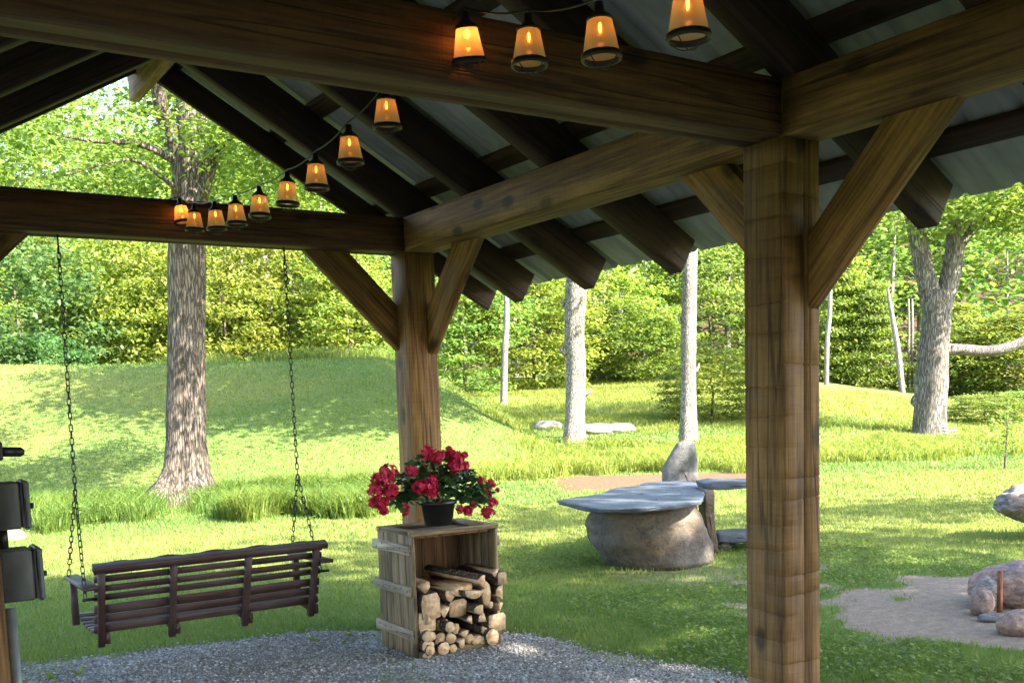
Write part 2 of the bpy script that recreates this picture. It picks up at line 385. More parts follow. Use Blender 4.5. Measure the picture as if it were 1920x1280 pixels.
# log: bark + pale cut wood
M_LOGBARK = bark_mat('log_bark', (.03, .022, .018), (.10, .07, .05), (.20, .15, .11), 30, 1.0, .8)
_t = NT('cut_log_wood'); _v = _t.vec('Object', (1, 1, 1), rnd=False); _sx = _t.n('ShaderNodeSeparateXYZ'); _t.l(_v, _sx.inputs[0])
_rr = _t.math('SQRT', _t.math('ADD', _t.math('MULTIPLY', _sx.outputs[0], _sx.outputs[0]), _t.math('MULTIPLY', _sx.outputs[2], _sx.outputs[2])))
_nn = _t.noise(_t.vec('Object', (30, 8, 30)), 1.5, 5)
_rg = _t.math('SINE', _t.math('ADD', _t.math('MULTIPLY', _rr, 1500), _t.math('MULTIPLY', _nn, 9)))
_c = _t.ramp(_nn, [(.3, (.32, .19, .095)), (.5, (.54, .37, .215)), (.7, (.68, .51, .33))])
_c = _t.mix(_t.math('MULTIPLY', _t.math('ADD', _rg, 1), .14), _c, (.24, .13, .06))
_hs = _t.n('ShaderNodeHueSaturation'); _oi = _t.n('ShaderNodeObjectInfo'); _t.l(_t.math('ADD', _t.math('MULTIPLY', _oi.outputs['Random'], .5), .68), _hs.inputs['Value']); _t.l(_c, _hs.inputs['Color'])
M_LOGCUT = _t.fin(_t.bsdf(_hs.outputs[0], .85, _t.bump(_nn, .5, .004)).outputs[0])

# ------------------------------------------------------------------ ground
def zones(x, y):
    """masks: bare dirt, reddish mulch, dry/yellow grass, lush weeds"""
    u, v = xy_uv(x, y)
    w = (fbm(x * .9, y * .9, 2) - .5); w2 = (fbm(x * 3, y * 3, 4, 3) - .5)
    # fire pit clearing
    cx, cy = 3.72, 0.95
    dx = (x - cx); dy = (y - cy)
    a = dx * FW[0] + dy * FW[1]; b = dx * RT[0] + dy * RT[1]
    d = np.hypot(a / 1.35, b / 1.62) + w * 1.1 + w2 * 1.0
    dirt = 1 - sst(.72, 1.18, d)
    d2 = np.hypot((x - 1.75) / .75, (y - 2.3) / .45) + w * 1.0 + w2 * .9
    dirt = np.maximum(dirt, (1 - sst(.5, 1.0, d2)) * .3)
    # worn edge by the gravel, under the boulder and by the big tree
    for (px, py, r, k) in ((3.3, 3.05, .55, .5), (2.6, 3.5, .7, .45)):
        dd = np.hypot(x - px, y - py) / r + w * .8 + w2 * .5
        dirt = np.maximum(dirt, (1 - sst(.5, 1.0, dd)) * k)
    s = np.where(v > 1, u / np.maximum(v, 1), 9)
    tb = np.maximum(1 - sst(.6, 1.15, np.hypot(u + 5.15, (v - 16.1) * 1.3) + w * .8), .8 * (1 - sst(.3, .9, np.hypot(u + 3.6, (v - 15.6) * 1.8) + w * .8)))
    mul = sst(16.0, 16.6, v + w * 1.5) * (1 - sst(18.3, 19.2, v + w * 1.2)) * sst(.0, .06, s + w * .05) * (1 - sst(.275, .30, s))
    mul = np.maximum(mul, tb)
    dry = sst(.44, .62, fbm(x * .16, y * .16, 9)) * .75 + sst(27, 36, v) * .35 * sst(.0, .1, s)
    lush = sst(.46, .62, fbm(x * .5, y * .5, 13))
    return dirt, mul, np.clip(dry, 0, 1), lush
ang = np.concatenate([np.linspace(-40, 40, 420), np.linspace(40, 320, 150)[1:-1]]) * math.pi / 180
rad = np.concatenate([[0.02], .4 * 1.0235 ** np.arange(292)])
A, Rr = np.meshgrid(ang, rad, indexing='xy')
gu = Rr * np.sin(A); gv = Rr * np.cos(A); gx, gy = uv_xy(gu, gv); gz = terrain(gx, gy)
na, nr = len(ang), len(rad)
i, j = np.meshgrid(np.arange(nr - 1), np.arange(na), indexing='ij'); i = i.ravel(); j = j.ravel(); j2 = (j + 1) % na
GF = np.stack([i * na + j, (i + 1) * na + j, (i + 1) * na + j2, i * na + j2], 1)[:, ::-1]
zd, zm, zy, zl = zones(gx.ravel(), gy.ravel())
wood_floor = sst(58, 63, gv).ravel()
t = NT('lawn_ground'); at = t.n('ShaderNodeAttribute', attribute_name='zone'); sp = t.n('ShaderNodeSeparateColor'); t.l(at.outputs['Color'], sp.inputs[0])
vv = t.vec('Object', (1, 1, 1), rnd=False)
na_ = t.noise(vv, .9, 5); nb_ = t.noise(vv, 14, 5, .7); nc_ = t.noise(vv, 60, 3, .7)
gr = t.ramp(t.math('ADD', t.math('MULTIPLY', na_, .35), t.math('MULTIPLY', nb_, .65)), [(.30, (.065, .11, .026)), (.5, (.125, .175, .040)), (.70, (.185, .21, .055))])
gr = t.mix(t.math('MULTIPLY', sp.outputs[2], .75), gr, (.25, .235, .060))
gr = t.mix(t.ramp(nc_, [(.35, (.45,)), (.6, (0,))]), gr, (.05, .085, .018))
di = t.ramp(t.math('ADD', t.math('MULTIPLY', nb_, .6), t.math('MULTIPLY', nc_, .4)), [(.3, (.14, .10, .072)), (.5, (.225, .172, .128)), (.72, (.33, .265, .205))])
edge = t.math('ADD', sp.outputs[0], t.math('MULTIPLY', t.math('SUBTRACT', nb_, .5), .7))
c = t.mix(t.ramp(edge, [(.38, (0,)), (.55, (1,))]), gr, di)
mu = t.ramp(nb_, [(.3, (.085, .045, .028)), (.7, (.20, .11, .065))])
edge2 = t.math('ADD', sp.outputs[1], t.math('MULTIPLY', t.math('SUBTRACT', nb_, .5), .9))
c = t.mix(t.ramp(edge2, [(.4, (0,)), (.6, (1,))]), c, mu)
c = t.mix(at.outputs['Alpha'], c, (.06, .045, .025))
M_GROUND = t.fin(t.bsdf(c, .95, t.bump(t.math('ADD', nb_, nc_), .8, .03), spec=.15).outputs[0])
lawn = mono('lawn', np.stack([gx.ravel(), gy.ravel(), gz.ravel()], 1), [GF], M_GROUND, (0, 0, 0), None, None, smooth=True,
            attrs={'zone': ('POINT', np.stack([zd, zm, zy, wood_floor], 1))}, kind='structure')

# gravel floor of the shelter (irregular edge), 12 mm above the lawn
GPOLY = np.array([(-9, 3.95), (-4, 3.9), (-2.6, 3.8), (-2.17, 3.72), (-1.2, 3.5), (-.7, 3.36), (-.25, 3.2), (.12, 3.0), (.36, 2.66), (.47, 2.35), (.55, 1.98), (.6, 1.4), (.68, .88), (.76, 0), (.85, -3), (.9, -7.5), (-9, -7.5)])
def inside(px, py, P=GPOLY):
    r = np.zeros(px.shape, bool); n = len(P)
    for k in range(n):
        x0, y0 = P[k]; x1, y1 = P[(k + 1) % n]
        c_ = ((y0 > py) != (y1 > py)) & (px < (x1 - x0) * (py - y0) / (y1 - y0 + 1e-12) + x0); r ^= c_
    return r
def gz_off(x, y): return .012 + (fbm(x * 1.2, y * 1.2, 21) - .5) * .03 + (fbm(x * 7, y * 7, 8, 2) - .5) * .012
GX, GY = np.meshgrid(np.arange(-4.6, 1.1, .045), np.arange(-7.4, 4.1, .045), indexing='xy')
wob = (fbm(GX * 2.2, GY * 2.2, 30) - .5) * .22
ins = inside(GX + wob, GY + wob * .8)
gzz = np.maximum(gz_off(GX, GY), .006) + terrain(GX, GY) * 0 + terrain(GX, GY)
H_, W_ = GX.shape
id_ = np.arange(H_ * W_).reshape(H_, W_)
cell = ins[:-1, :-1] & ins[1:, :-1] & ins[:-1, 1:] & ins[1:, 1:]
q = np.stack([id_[:-1, :-1][cell], id_[:-1, 1:][cell], id_[1:, 1:][cell], id_[1:, :-1][cell]], 1)
uq, inv = np.unique(q, return_inverse=True)
t = NT('grey_gravel'); vv = t.vec('Object', (1, 1, 1), rnd=False)
vo = t.n('ShaderNodeTexVoronoi'); vo.inputs['Scale'].default_value = 75; t.l(vv, vo.inputs['Vector'])
n1 = t.noise(vv, 1.6, 5); n2 = t.noise(vv, 40, 4)
sx = t.n('ShaderNodeSeparateColor'); t.l(vo.outputs['Color'], sx.inputs[0])
c = t.ramp(sx.outputs[0], [(0, (.14, .137, .13)), (.5, (.26, .255, .245)), (1, (.40, .395, .38))])
c = t.mix(t.ramp(n1, [(.42, (0,)), (.62, (.8,))]), c, t.mix(n2, (.11, .085, .06), (.23, .19, .14)))
M_GRAVEL = t.fin(t.bsdf(c, .9, t.bump(vo.outputs['Distance'], .9, .012), spec=.2).outputs[0])
mono('gravel_floor', np.stack([GX.ravel(), GY.ravel(), gzz.ravel()], 1)[uq], [inv.reshape(q.shape)], M_GRAVEL, (0, 0, 0), None, None, smooth=True, kind='structure')
t = NT('gravel_stones'); at = t.n('ShaderNodeAttribute', attribute_name='tint')
M_PEB = t.fin(t.bsdf(t.ramp(at.outputs['Fac'], [(0, (.10, .086, .072)), (.5, (.22, .207, .19)), (.9, (.39, .375, .35)), (1, (.52, .50, .47))]), .85).outputs[0])
def pebbles(n, x0, x1, y0, y1, smin, smax, mask):
    x = rng.uniform(x0, x1, n); y = rng.uniform(y0, y1, n); k = mask(x, y); x, y = x[k], y[k]; n = len(x)
    z = np.maximum(gz_off(x, y), .006) + terrain(x, y)
    s = smin + (smax - smin) * rng.random(n) ** 3
    base = np.array([[1, 0, 0], [0, 1, 0], [-1, 0, 0], [0, -1, 0], [0, 0, .7], [0, 0, -.7]], float)
    f = np.array([[0, 1, 4], [1, 2, 4], [2, 3, 4], [3, 0, 4], [1, 0, 5], [2, 1, 5], [3, 2, 5], [0, 3, 5]])
    a = rng.uniform(0, 6.28, n); B = np.repeat(base[None], n, 0) * (1 + .5 * (rng.random((n, 6, 1)) - .5)) * s[:, None, None]
    B[:, :, 0] *= rng.uniform(.8, 1.5, n)[:, None]
    X = B[:, :, 0] * np.cos(a)[:, None] - B[:, :, 1] * np.sin(a)[:, None]; Y = B[:, :, 0] * np.sin(a)[:, None] + B[:, :, 1] * np.cos(a)[:, None]
    V = np.stack([X + x[:, None], Y + y[:, None], B[:, :, 2] + z[:, None] + s[:, None] * .25], 2).reshape(-1, 3)
    F = (f[None] + (np.arange(n) * 6)[:, None, None]).reshape(-1, 3)
    return V, F, np.repeat(rng.random(n), 6)
def pmask(x, y):
    w_ = (fbm(x * 2.2, y * 2.2, 30) - .5) * .22
    bare = sst(.50, .62, fbm(x * 1.1 + 3, y * 1.1, 71)) * .8
    return inside(x + w_ + rng.normal(0, .05, x.shape), y + w_ * .8 + rng.normal(0, .05, x.shape)) & (rng.random(x.shape) > bare)
V, F, T = pebbles(95000, -2.7, 1.0, .6, 3.95, .003, .0105, pmask)
o = mono('gravel', V, [F], M_PEB, (0, 0, 0), 'loose grey gravel covering the floor under the wooden shelter', 'gravel', attrs={'tint': ('POINT', T)}, kind='stuff')

# ------------------------------------------------------------------ grass blades
def blades(x, y, z, h, w, lean, tint, two=False):
    n = len(x); a = rng.uniform(0, 6.28, n); ca, sa = np.cos(a), np.sin(a)
    la = rng.uniform(0, 6.28, n); lx, ly = np.cos(la) * lean * h, np.sin(la) * lean * h
    P = np.stack([x, y, z], 1); D = np.stack([ca * w, sa * w, np.zeros(n)], 1)
    tip = P + np.stack([lx, ly, h], 1)
    if not two:
        V = np.stack([P - D, P + D, tip], 1).reshape(-1, 3); F = np.arange(3 * n).reshape(n, 3); return V, [F], np.repeat(tint, 3)
    mid = P + np.stack([lx * .3, ly * .3, h * .62], 1); tip[:, 2] -= h * lean * .25
    V = np.stack([P - D, P + D, mid + D * .8, mid - D * .8, tip], 1).reshape(-1, 3); b = np.arange(n)[:, None] * 5
    return V, [b + np.array([[0, 1, 2, 3]]), b + np.array([[3, 2, 4]])], np.repeat(tint, 5)
def lawn_pts(n, vmin, vmax, smax=.60, p=1.0):
    uu = rng.random(n)
    v = vmin * (vmax / vmin) ** uu if p == 1 else vmin + (vmax - vmin) * uu ** p
    s = rng.uniform(-smax, smax, n); u = s * v
    x, y = uv_xy(u, v); return x, y, v
x, y, v = lawn_pts(430000, 4.0, 31)
dm, mm, ym, lm = zones(x, y)
w_ = (fbm(x * 2.2, y * 2.2, 30) - .5) * .22
gin = inside(x + w_ + rng.normal(0, .05, x.shape), y + w_ * .8 + rng.normal(0, .05, x.shape)) & (y < 4.2) & (x < 1.2)
patch = fbm(x * 1.7, y * 1.7, 40)
keep = (rng.random(len(x)) > dm * 1.12 + .55 * (fbm(x * 5, y * 5, 41, 2) > .62) * 0) & (rng.random(len(x)) > mm * 1.2) & (~gin | (rng.random(len(x)) < .012 + .25 * (patch > .66)))
x, y, v, dm, ym, lm, patch = [q_[keep] for q_ in (x, y, v, dm, ym, lm, patch)]
z = terrain(x, y)
h = (.022 + .022 * rng.random(len(x))) * (.75 + .6 * patch) * np.interp(v, [4, 10, 22, 31], [1, 1.1, 1.5, 1.9]); w = np.interp(v, [4, 9, 16, 31], [.0022, .0042, .009, .018]) * rng.uniform(.7, 1.3, len(x))
tint = np.clip(.25 + .45 * ym + rng.normal(0, .22, len(x)) + .2 * dm - .25 * lm, 0, 1)
V, F, T = blades(x, y, z - .004, h, w, .55, tint)
mono('grass', V, F, M_GRASS, (0, 0, 0), 'short mown grass of the lawn and the bank behind it', 'grass', attrs={'tint': ('POINT', T)}, kind='stuff')

def leaf_quads(C, L, Wd, flat, nup=1.0, droop=0.0, azi=None):
    n = len(C); a = rng.uniform(0, 2 * math.pi, n) if azi is None else azi
    d = np.stack([np.cos(a), np.sin(a), rng.normal(-droop, flat, n)], 1); d /= np.linalg.norm(d, axis=1)[:, None]
    up = np.stack([rng.normal(0, flat, n), rng.normal(0, flat, n), np.full(n, nup)], 1)
    s = np.cross(d, up); s /= np.linalg.norm(s, axis=1)[:, None] + 1e-9
    nn = np.cross(s, d)
    L = np.broadcast_to(L, (n,))[:, None]; Wd = np.broadcast_to(Wd, (n,))[:, None]
    V = np.stack([C, C + d * L * .45 + s * Wd * .5 + nn * L * .06, C + d * L - nn * L * .08, C + d * L * .45 - s * Wd * .5 + nn * L * .06], 1)
    return V.reshape(-1, 3), np.arange(4 * n).reshape(n, 4)
def weed_pts(n, f):
    """points (x,y) inside strips given as (s0,s1,v0,v1)"""
    out = []
    for (s0, s1, v0, v1, share) in f:
        k = int(n * share); s = rng.uniform(s0, s1, k) + rng.normal(0, .012, k); v = rng.uniform(v0, v1, k); v = v + (fbm(s * 22, v * .3, 3) - .5) * 2.6
        x, y = uv_xy(s * v, v); out.append(np.stack([x, y, v], 1))
    return np.concatenate(out)
def weeds(strips, n, hh, lab, name, tmean=.55):
    P = weed_pts(n, strips); cl = fbm(P[:, 0] * 1.1, P[:, 1] * 1.1, 17)
    P = P[rng.random(len(P)) < sst(.30, .52, cl) + .12]; cl = fbm(P[:, 0] * 1.1, P[:, 1] * 1.1, 17)
    z = terrain(P[:, 0], P[:, 1]); h = hh * (.35 + rng.random(len(P)) * .8) * (.5 + cl)
    w = np.interp(P[:, 2], [13, 30, 55], [.0045, .0075, .013]) * rng.uniform(.6, 1.4, len(P))
    V, F, T = blades(P[:, 0], P[:, 1], z - .01, h, w, .5, np.clip(tmean + (cl - .5) * 1.2 + rng.normal(0, .2, len(P)), 0, 1), True)
    if hh > .3:
        nb_ = len(P) // 5; Q = P[rng.choice(len(P), nb_)]; C = np.stack([Q[:, 0], Q[:, 1], terrain(Q[:, 0], Q[:, 1]) + hh * rng.uniform(.05, .75, nb_) * (.5 + fbm(Q[:, 0] * 1.1, Q[:, 1] * 1.1, 17))], 1)
        sz = np.interp(Q[:, 2], [13, 30], [.07, .13]) * rng.uniform(.5, 1.3, nb_); V2, F2 = leaf_quads(C, sz, sz * .5, .4, 1.0, .25)
        n0 = len(V); V = np.concatenate([V, V2]); F = F + [F2 + n0]; T = np.concatenate([T, np.repeat(np.clip(rng.normal(tmean * .8, .25, nb_), 0, 1), 4)])
    mono(name, V, F, M_WEED, (0, 0, 0), lab, 'weeds', attrs={'tint': ('POINT', T)}, kind='stuff')
weeds([(-.475, -.355, 13.2, 16.0, .25), (-.30, -.12, 13.6, 17.0, .75)], 42000, .40, 'tall green weeds at the foot of the bank either side of the big maple', 'weeds', .2)
weeds([(-.10, .03, 18.0, 19.8, .12), (.02, .24, 18.8, 24.5, .6), (.29, .50, 20.5, 24.0, .30)], 46000, .36, 'strip of tall yellow green weeds behind the stone table', 'weeds', .75)
weeds([(-.05, .24, 26.5, 46, .8), (.24, .50, 27, 44, .3), (.0, .24, 44, 52, .2)], 80000, .16, 'rough yellow meadow grass beyond the tall pale trunks', 'meadow_grass', .9)
weeds([(-.33, -.12, 32.0, 33.8, 1.0)], 3000, .55, 'upright reeds growing along the top of the bank', 'reeds', .5)
# clover and plantain patches: broad small leaves on the near lawn
n = 30000; x = rng.uniform(.3, 5.0, n); y = rng.uniform(-.6, 5.5, n); cl = fbm(x * 1.4, y * 1.4, 55)
k = (cl > .53) & (~inside(x - .04, y - .04)) & (zones(x, y)[0] < .45); x, y = x[k], y[k]
C = np.stack([x, y, terrain(x, y) + rng.uniform(.01, .05, len(x))], 1)
V, F = leaf_quads(C, rng.uniform(.018, .04, len(x)), rng.uniform(.014, .028, len(x)), .35)
mono('ground_cover', V, F, M_LEAF, (0, 0, 0), 'patches of low clover and broad leaved weeds in the near lawn', 'ground cover', attrs={'tint': ('POINT', np.repeat(rng.random(len(x)), 4))}, kind='stuff')

n = 900; x = rng.uniform(-2.6, 1.2, n); y = rng.uniform(.7, 4.6, n); k = rng.random(n) < .25 + .75 * (fbm(x * 1.1 + 3, y * 1.1, 71) > .5); x, y = x[k], y[k]
C = np.stack([x, y, terrain(x, y) + .022], 1); V, F = leaf_quads(C, rng.uniform(.012, .035, len(x)), rng.uniform(.006, .018, len(x)), .3)
_l = leaf_mat('dry_leaf_litter_brown', (.06, .035, .018), (.22, .15, .07), (1, 1, 1), 0, .1)
mono('litter', V, [F], _l, (0, 0, 0), 'dry brown leaf scraps scattered over the gravel', 'leaf litter', attrs={'tint': ('POINT', np.repeat(rng.random(len(x)), 4))}, kind='stuff')
# ------------------------------------------------------------------ the timber shelter
TX, TL = .2, 2.97                              # timber size, bay length
XL = -2.63                                      # inner face of the left posts
PAV = thing('timber_shelter', 'open gabled shelter of rough brown timbers under a ribbed metal roof', 'shelter', (-1.3, 0, 0))
def timber(name, p0, p1, w, h, up, mat, parent=PAV, grooves=None, notch=None, wob=.0025, b=.007, label=None, seg=.14, wane=0):
    p0 = np.array(p0, float); p1 = np.array(p1, float); X = p1 - p0; Ln = np.linalg.norm(X); X /= Ln
    Z = np.array(up, float); Z -= X * (Z @ X); Z /= np.linalg.norm(Z); Y = np.cross(Z, X)
    sec = [(-w / 2 + b, -h / 2), (w / 2 - b, -h / 2), (w / 2, -h / 2 + b), (w / 2, h / 2 - b), (w / 2 - b, h / 2), (-w / 2 + b, h / 2), (-w / 2, h / 2 - b), (-w / 2, -h / 2 + b)]
    dep = [0] * 8
    if notch:                                   # a drying check: (side, offset): narrow recess along one face
        side, off, wd, dp = notch
        pts = {'-y': [(-w / 2, off + wd), (-w / 2 + dp, off), (-w / 2, off - wd)], '+y': [(w / 2, off - wd), (w / 2 - dp, off), (w / 2, off + wd)],
               '-z': [(off - wd, -h / 2), (off, -h / 2 + dp), (off + wd, -h / 2)], '+z': [(off + wd, h / 2), (off, h / 2 - dp), (off - wd, h / 2)]}[side]
        at_ = {'-z': 1, '+y': 3, '+z': 5, '-y': 7}[side]
        sec = sec[:at_] + pts + sec[at_:]
    sec = np.array(sec); m = len(sec)
    xs = list(np.linspace(0, Ln, max(3, int(Ln / seg) + 1))); sc = [1.0] * len(xs)
    gv_ = [None] * len(xs)
    if grooves is not None:
        for g in grooves:
            fc = rng.random() < .55; tl_ = rng.normal(0, .03)
            if .03 < g < Ln - .03:
                for dg, dd in ((-.0034, 0), (-.0008, .0045), (.0008, .0045), (.0034, 0)): xs.append(g + dg); sc.append(1.0); gv_.append((fc, dd, tl_))
    o_ = np.argsort(xs); xs = np.array(xs)[o_]; sc = np.array(sc)[o_]; gv_ = [gv_[q] for q in o_]
    sd = rng.uniform(0, 50)
    V = []
    for xx, s, gg in zip(xs, sc, gv_):
        oy = (fbm(xx * 1.6 + sd, sec[:, 0] * 9, sec[:, 1] * 9, 2) - .5) * 2 * wob; oz = (fbm(xx * 1.6 + sd + 20, sec[:, 0] * 9, sec[:, 1] * 9, 2) - .5) * 2 * wob
        sy, sz = sec[:, 0].copy(), sec[:, 1].copy(); sx_ = np.full(m, xx)
        if gg:
            if gg[0]: sy = np.where(sy > w / 2 - b - 1e-4, sy - gg[1], sy); sx_ = sx_ + gg[2] * sz
            else: sz = np.where(sz > h / 2 - b - 1e-4, sz - gg[1], sz); sx_ = sx_ + gg[2] * sy
        V.append(np.stack([sx_, sy + oy, sz + oz], 1))
    V = np.concatenate(V); r = len(xs)
    i, j = np.meshgrid(np.arange(r - 1), np.arange(m), indexing='ij'); i = i.ravel(); j = j.ravel(); j2 = (j + 1) % m
    F = [np.stack([i * m + j, (i + 1) * m + j, (i + 1) * m + j2, i * m + j2], 1)[:, ::-1], np.arange(m)[::-1][None], (np.arange(m) + (r - 1) * m)[None]]
    o = add(name, mkmesh(name, V, F, mat), parent)
    g = ORG[parent]
    o.matrix_local = Matrix(((X[0], Y[0], Z[0], p0[0] - g[0]), (X[1], Y[1], Z[1], p0[1] - g[1]), (X[2], Y[2], Z[2], p0[2] - g[2]), (0, 0, 0, 1)))
    ORG[o] = g
    return tag(o, label)
Zb, Zt = 2.32, 2.52
ys_posts = [-2 * TL, -TL, 0, TL]
for yy in ys_posts:
    for side in (0, 1):
        x0 = 0 if side == 0 else XL - TX
        gro = None; no = None
        if yy == 0 and side == 0: gro = .06 + np.cumsum(rng.uniform(.06, .12, 24)); no = ('+z', -.01, .0025, .02)
        if yy == TL and side == 0: no = ('-y', .02, .002, .02)
        timber('post', (x0 + .1, yy + .1, -.05), (x0 + .1, yy + .1, Zb - .002), TX, TX, (0, -1, 0) if side == 0 else (0, 1, 0), M_TIMBER, grooves=gro, notch=no, wob=.0012)
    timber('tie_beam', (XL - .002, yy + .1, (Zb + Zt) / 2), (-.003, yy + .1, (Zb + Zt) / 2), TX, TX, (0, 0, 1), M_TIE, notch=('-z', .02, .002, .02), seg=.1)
# eave beams, one piece per bay so the joints show on the posts
for x0 in (0, XL - TX):
    for a, b_ in ((-2 * TL - .55, .0), (.003, TL + TX + .02)):
        timber('eave_beam', (x0 + .1, a, (Zb + Zt) / 2), (x0 + .1, b_, (Zb + Zt) / 2), TX, TX + .001, (0, 0, 1), M_TIMBER, seg=.1, wob=.004)
def brace(pa, pb, lat, th=.062):                # p on post (lower edge), p on beam (lower edge); lat = lateral axis
    pa, pb = np.array(pa, float), np.array(pb, float); d = pb - pa; d /= np.linalg.norm(d)
    up = np.cross(lat, d); up = up if up[2] > 0 else -up
    c = up * .098
    timber('brace', pa + c - d * .10, pb + c + d * .10, th, .196, up, M_TIMBER, wob=.002)
for yy in ys_posts:
    for x0, sg in ((0, -1), (XL, 1)) if yy == TL else ():
        brace((x0, yy + .165, 1.74), (x0 + sg * .585, yy + .165, Zb), (0, 1, 0))
for x0 in (.166, XL - TX + .034):
    for yy in ys_posts:
        if yy > -2 * TL: brace((x0, yy, 1.71), (x0, yy - .60, Zb), (1, 0, 0))
        if yy < TL: brace((x0, yy + TX, 1.83), (x0, yy + TX + .49, Zb), (1, 0, 0))
# rafters, ridge, purlins
XR = XL / 2; SL = .573; CS = 1 / math.hypot(1, SL)
def roof_z(x, c): return c - SL * x if x > XR else c - SL * (XL - x)
ry = [-.001 + .756 * k for k in range(-8, 5)]
for yy in ry:
    for sgn in (0, 1):
        def pt(x, c): return (x, yy, c - SL * x) if sgn == 0 else (XL - x, yy, c - SL * x)
        c = 2.53 + .1 / CS
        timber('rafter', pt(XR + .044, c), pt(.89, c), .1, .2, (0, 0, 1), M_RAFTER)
yF = 3.62
for yy in (yF, -2 * TL - .7):
    for sgn in (0, 1):
        c = 2.605 + .07 / CS
        p = [(XR + .044, yy, c - SL * (XR + .044)), (1.0, yy, c - SL * 1.0)]
        if sgn: p = [(XL - a, b_, d_) for a, b_, d_ in p]
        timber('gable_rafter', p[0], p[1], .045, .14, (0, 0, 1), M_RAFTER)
timber('ridge_beam', (XR, -2 * TL - .8, 3.365), (XR, 3.80, 3.365), .06, .27, (0, 0, 1), M_TIMBER)
for xp in (-1.13, -.52, .155, .755):
    for sgn in (0, 1):
        x = xp if sgn == 0 else XL - xp
        zc = 2.781 - SL * xp
        up = (SL, 0, 1) if sgn == 0 else (-SL, 0, 1)
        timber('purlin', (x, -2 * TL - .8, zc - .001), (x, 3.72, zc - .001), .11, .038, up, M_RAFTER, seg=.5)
# ribbed metal sheets
def roof_sheet(y0, y1, sgn):
    pr = []; yy = y0
    while yy < y1 - 1e-6:
        pr += [(yy, 0), (yy + .012, .019), (yy + .034, .019), (yy + .046, 0), (yy + .09, 0), (yy + .094, .002), (yy + .102, .002), (yy + .106, 0), (yy + .15, 0), (yy + .154, .002), (yy + .162, .002), (yy + .166, 0)]; yy += .2285
    pr.append((y1, 0)); pr = np.array(pr)
    xs = np.array([XR + .004, 1.075]); V = []
    for x in xs:
        nx = np.array([SL, 0, 1.]) * CS
        base = np.array([x, 0, 2.803 - SL * x])
        P = base + np.stack([np.zeros(len(pr)), pr[:, 0], np.zeros(len(pr))], 1) + pr[:, 1:] * nx
        if sgn: P[:, 0] = XL - P[:, 0]
        V.append(P)
    V = np.concatenate(V); m = len(pr); j = np.arange(m - 1)
    F = np.stack([j, j + 1, m + j + 1, m + j], 1)
    part('roof_sheet', V, [F], M_ROOF, PAV)
stp = .2285 * 4; Nsh = 12; yy = 3.85 - Nsh * stp
for k in range(Nsh):
    for sgn in (0, 1): roof_sheet(yy + k * stp, yy + (k + 1) * stp, sgn)
rc = np.array([[-.16, -.085], [0, 0.006], [.16, -.085]])
V = np.array([[XR + a, y_, 2.83 - SL * XR + b_ + .0] for y_ in (-2 * TL - .87, 3.86) for a, b_ in rc]); part('ridge_cap', V, [np.array([[0, 1, 4, 3], [1, 2, 5, 4]])], M_ROOF, PAV)

# unseen board wall added behind the viewer to keep light off the timbers
bw = np.arange(XL - TX + .02, TX, .148)
for q in bw:
    top = min(roof_z(np.clip(q + .07, XL - .19, .19), 2.60), 3.25); timber('added_shade_board', (q + .073, -2 * TL - .02, .01), (q + .073, -2 * TL - .02, top), .142, .024, (0, 1, 0), M_TIMBER, wob=.001, b=.003, seg=1.0)
# electrical boxes, conduit and switch on the left post
EB = thing('outlet_box', 'upper dark grey electrical outlet box on the left shelter post', 'electrical box', (XL, .05, 1.19))
def outlet(E, z0, z1, x1, y0, y1):
    V, F = box(XL + .002, x1 - .022, y0, y1, z0, z1, .004); part('body', V, F, M_BOX, E)
    V, F = box(x1 - .019, x1, y0 - .004, y1 + .004, z0 - .003, z1 + .003, .006); part('cover', V, F, M_BOX, E)
    V, F = box(x1 - .022, x1 - .019, y0 + .004, y1 - .004, z0 + .004, z1 - .004); part('gasket', V, F, M_BLACK, E)
    V, F = tube([(x1, (y0 + y1) / 2, (z0 + z1) / 2 - .005), (x1 + .012, (y0 + y1) / 2, (z0 + z1) / 2 - .005)], .007, 8); part('latch', V, F, M_BLACK, E)
outlet(EB, 1.134, 1.246, -2.552, .05, .13)
EB2 = thing('outlet_box', 'lower dark grey electrical outlet box on the left shelter post', 'electrical box', (XL, .05, 1.02))
outlet(EB2, .958, 1.083, -2.534, .05, .14)
V, F = tube([(XL + .018, .09, z) for z in (-.02, .5, .94)], .015, 10); mono('conduit', V, F, M_CONDUIT, (XL + .02, .09, 0), 'grey conduit pipe running down the left post below the outlet boxes', 'pipe', smooth=True)
V, F = tube([(XL + .012, .09, z) for z in (1.262, 1.45)], .011, 10); mono('conduit', V, F, M_BLACK, (XL + .012, .09, 1.262), 'short dark pipe rising from the upper outlet box', 'pipe', smooth=True)
V, F = tube([(XL + .016, .095, z) for z in (1.085, 1.132)], .013, 10); mono('conduit', V, F, M_BLACK, (XL + .016, .095, 1.085), 'short dark pipe joining the two outlet boxes', 'pipe', smooth=True)
SW = thing('switch_lever', 'dark lever handle sticking out of the left post above the outlet boxes', 'lever', (XL, .06, 1.32))
V, F = tube([(XL + .025, .05, 1.32), (XL + .066, .05, 1.318), (XL + .074, .05, 1.317)], [.012, .012, .006], 10); part('handle', V, F, M_BLACK, SW, True)
V, F = box(XL + .001, XL + .026, .03, .075, 1.30, 1.345, .004); part('bracket', V, F, M_BLACK, SW)
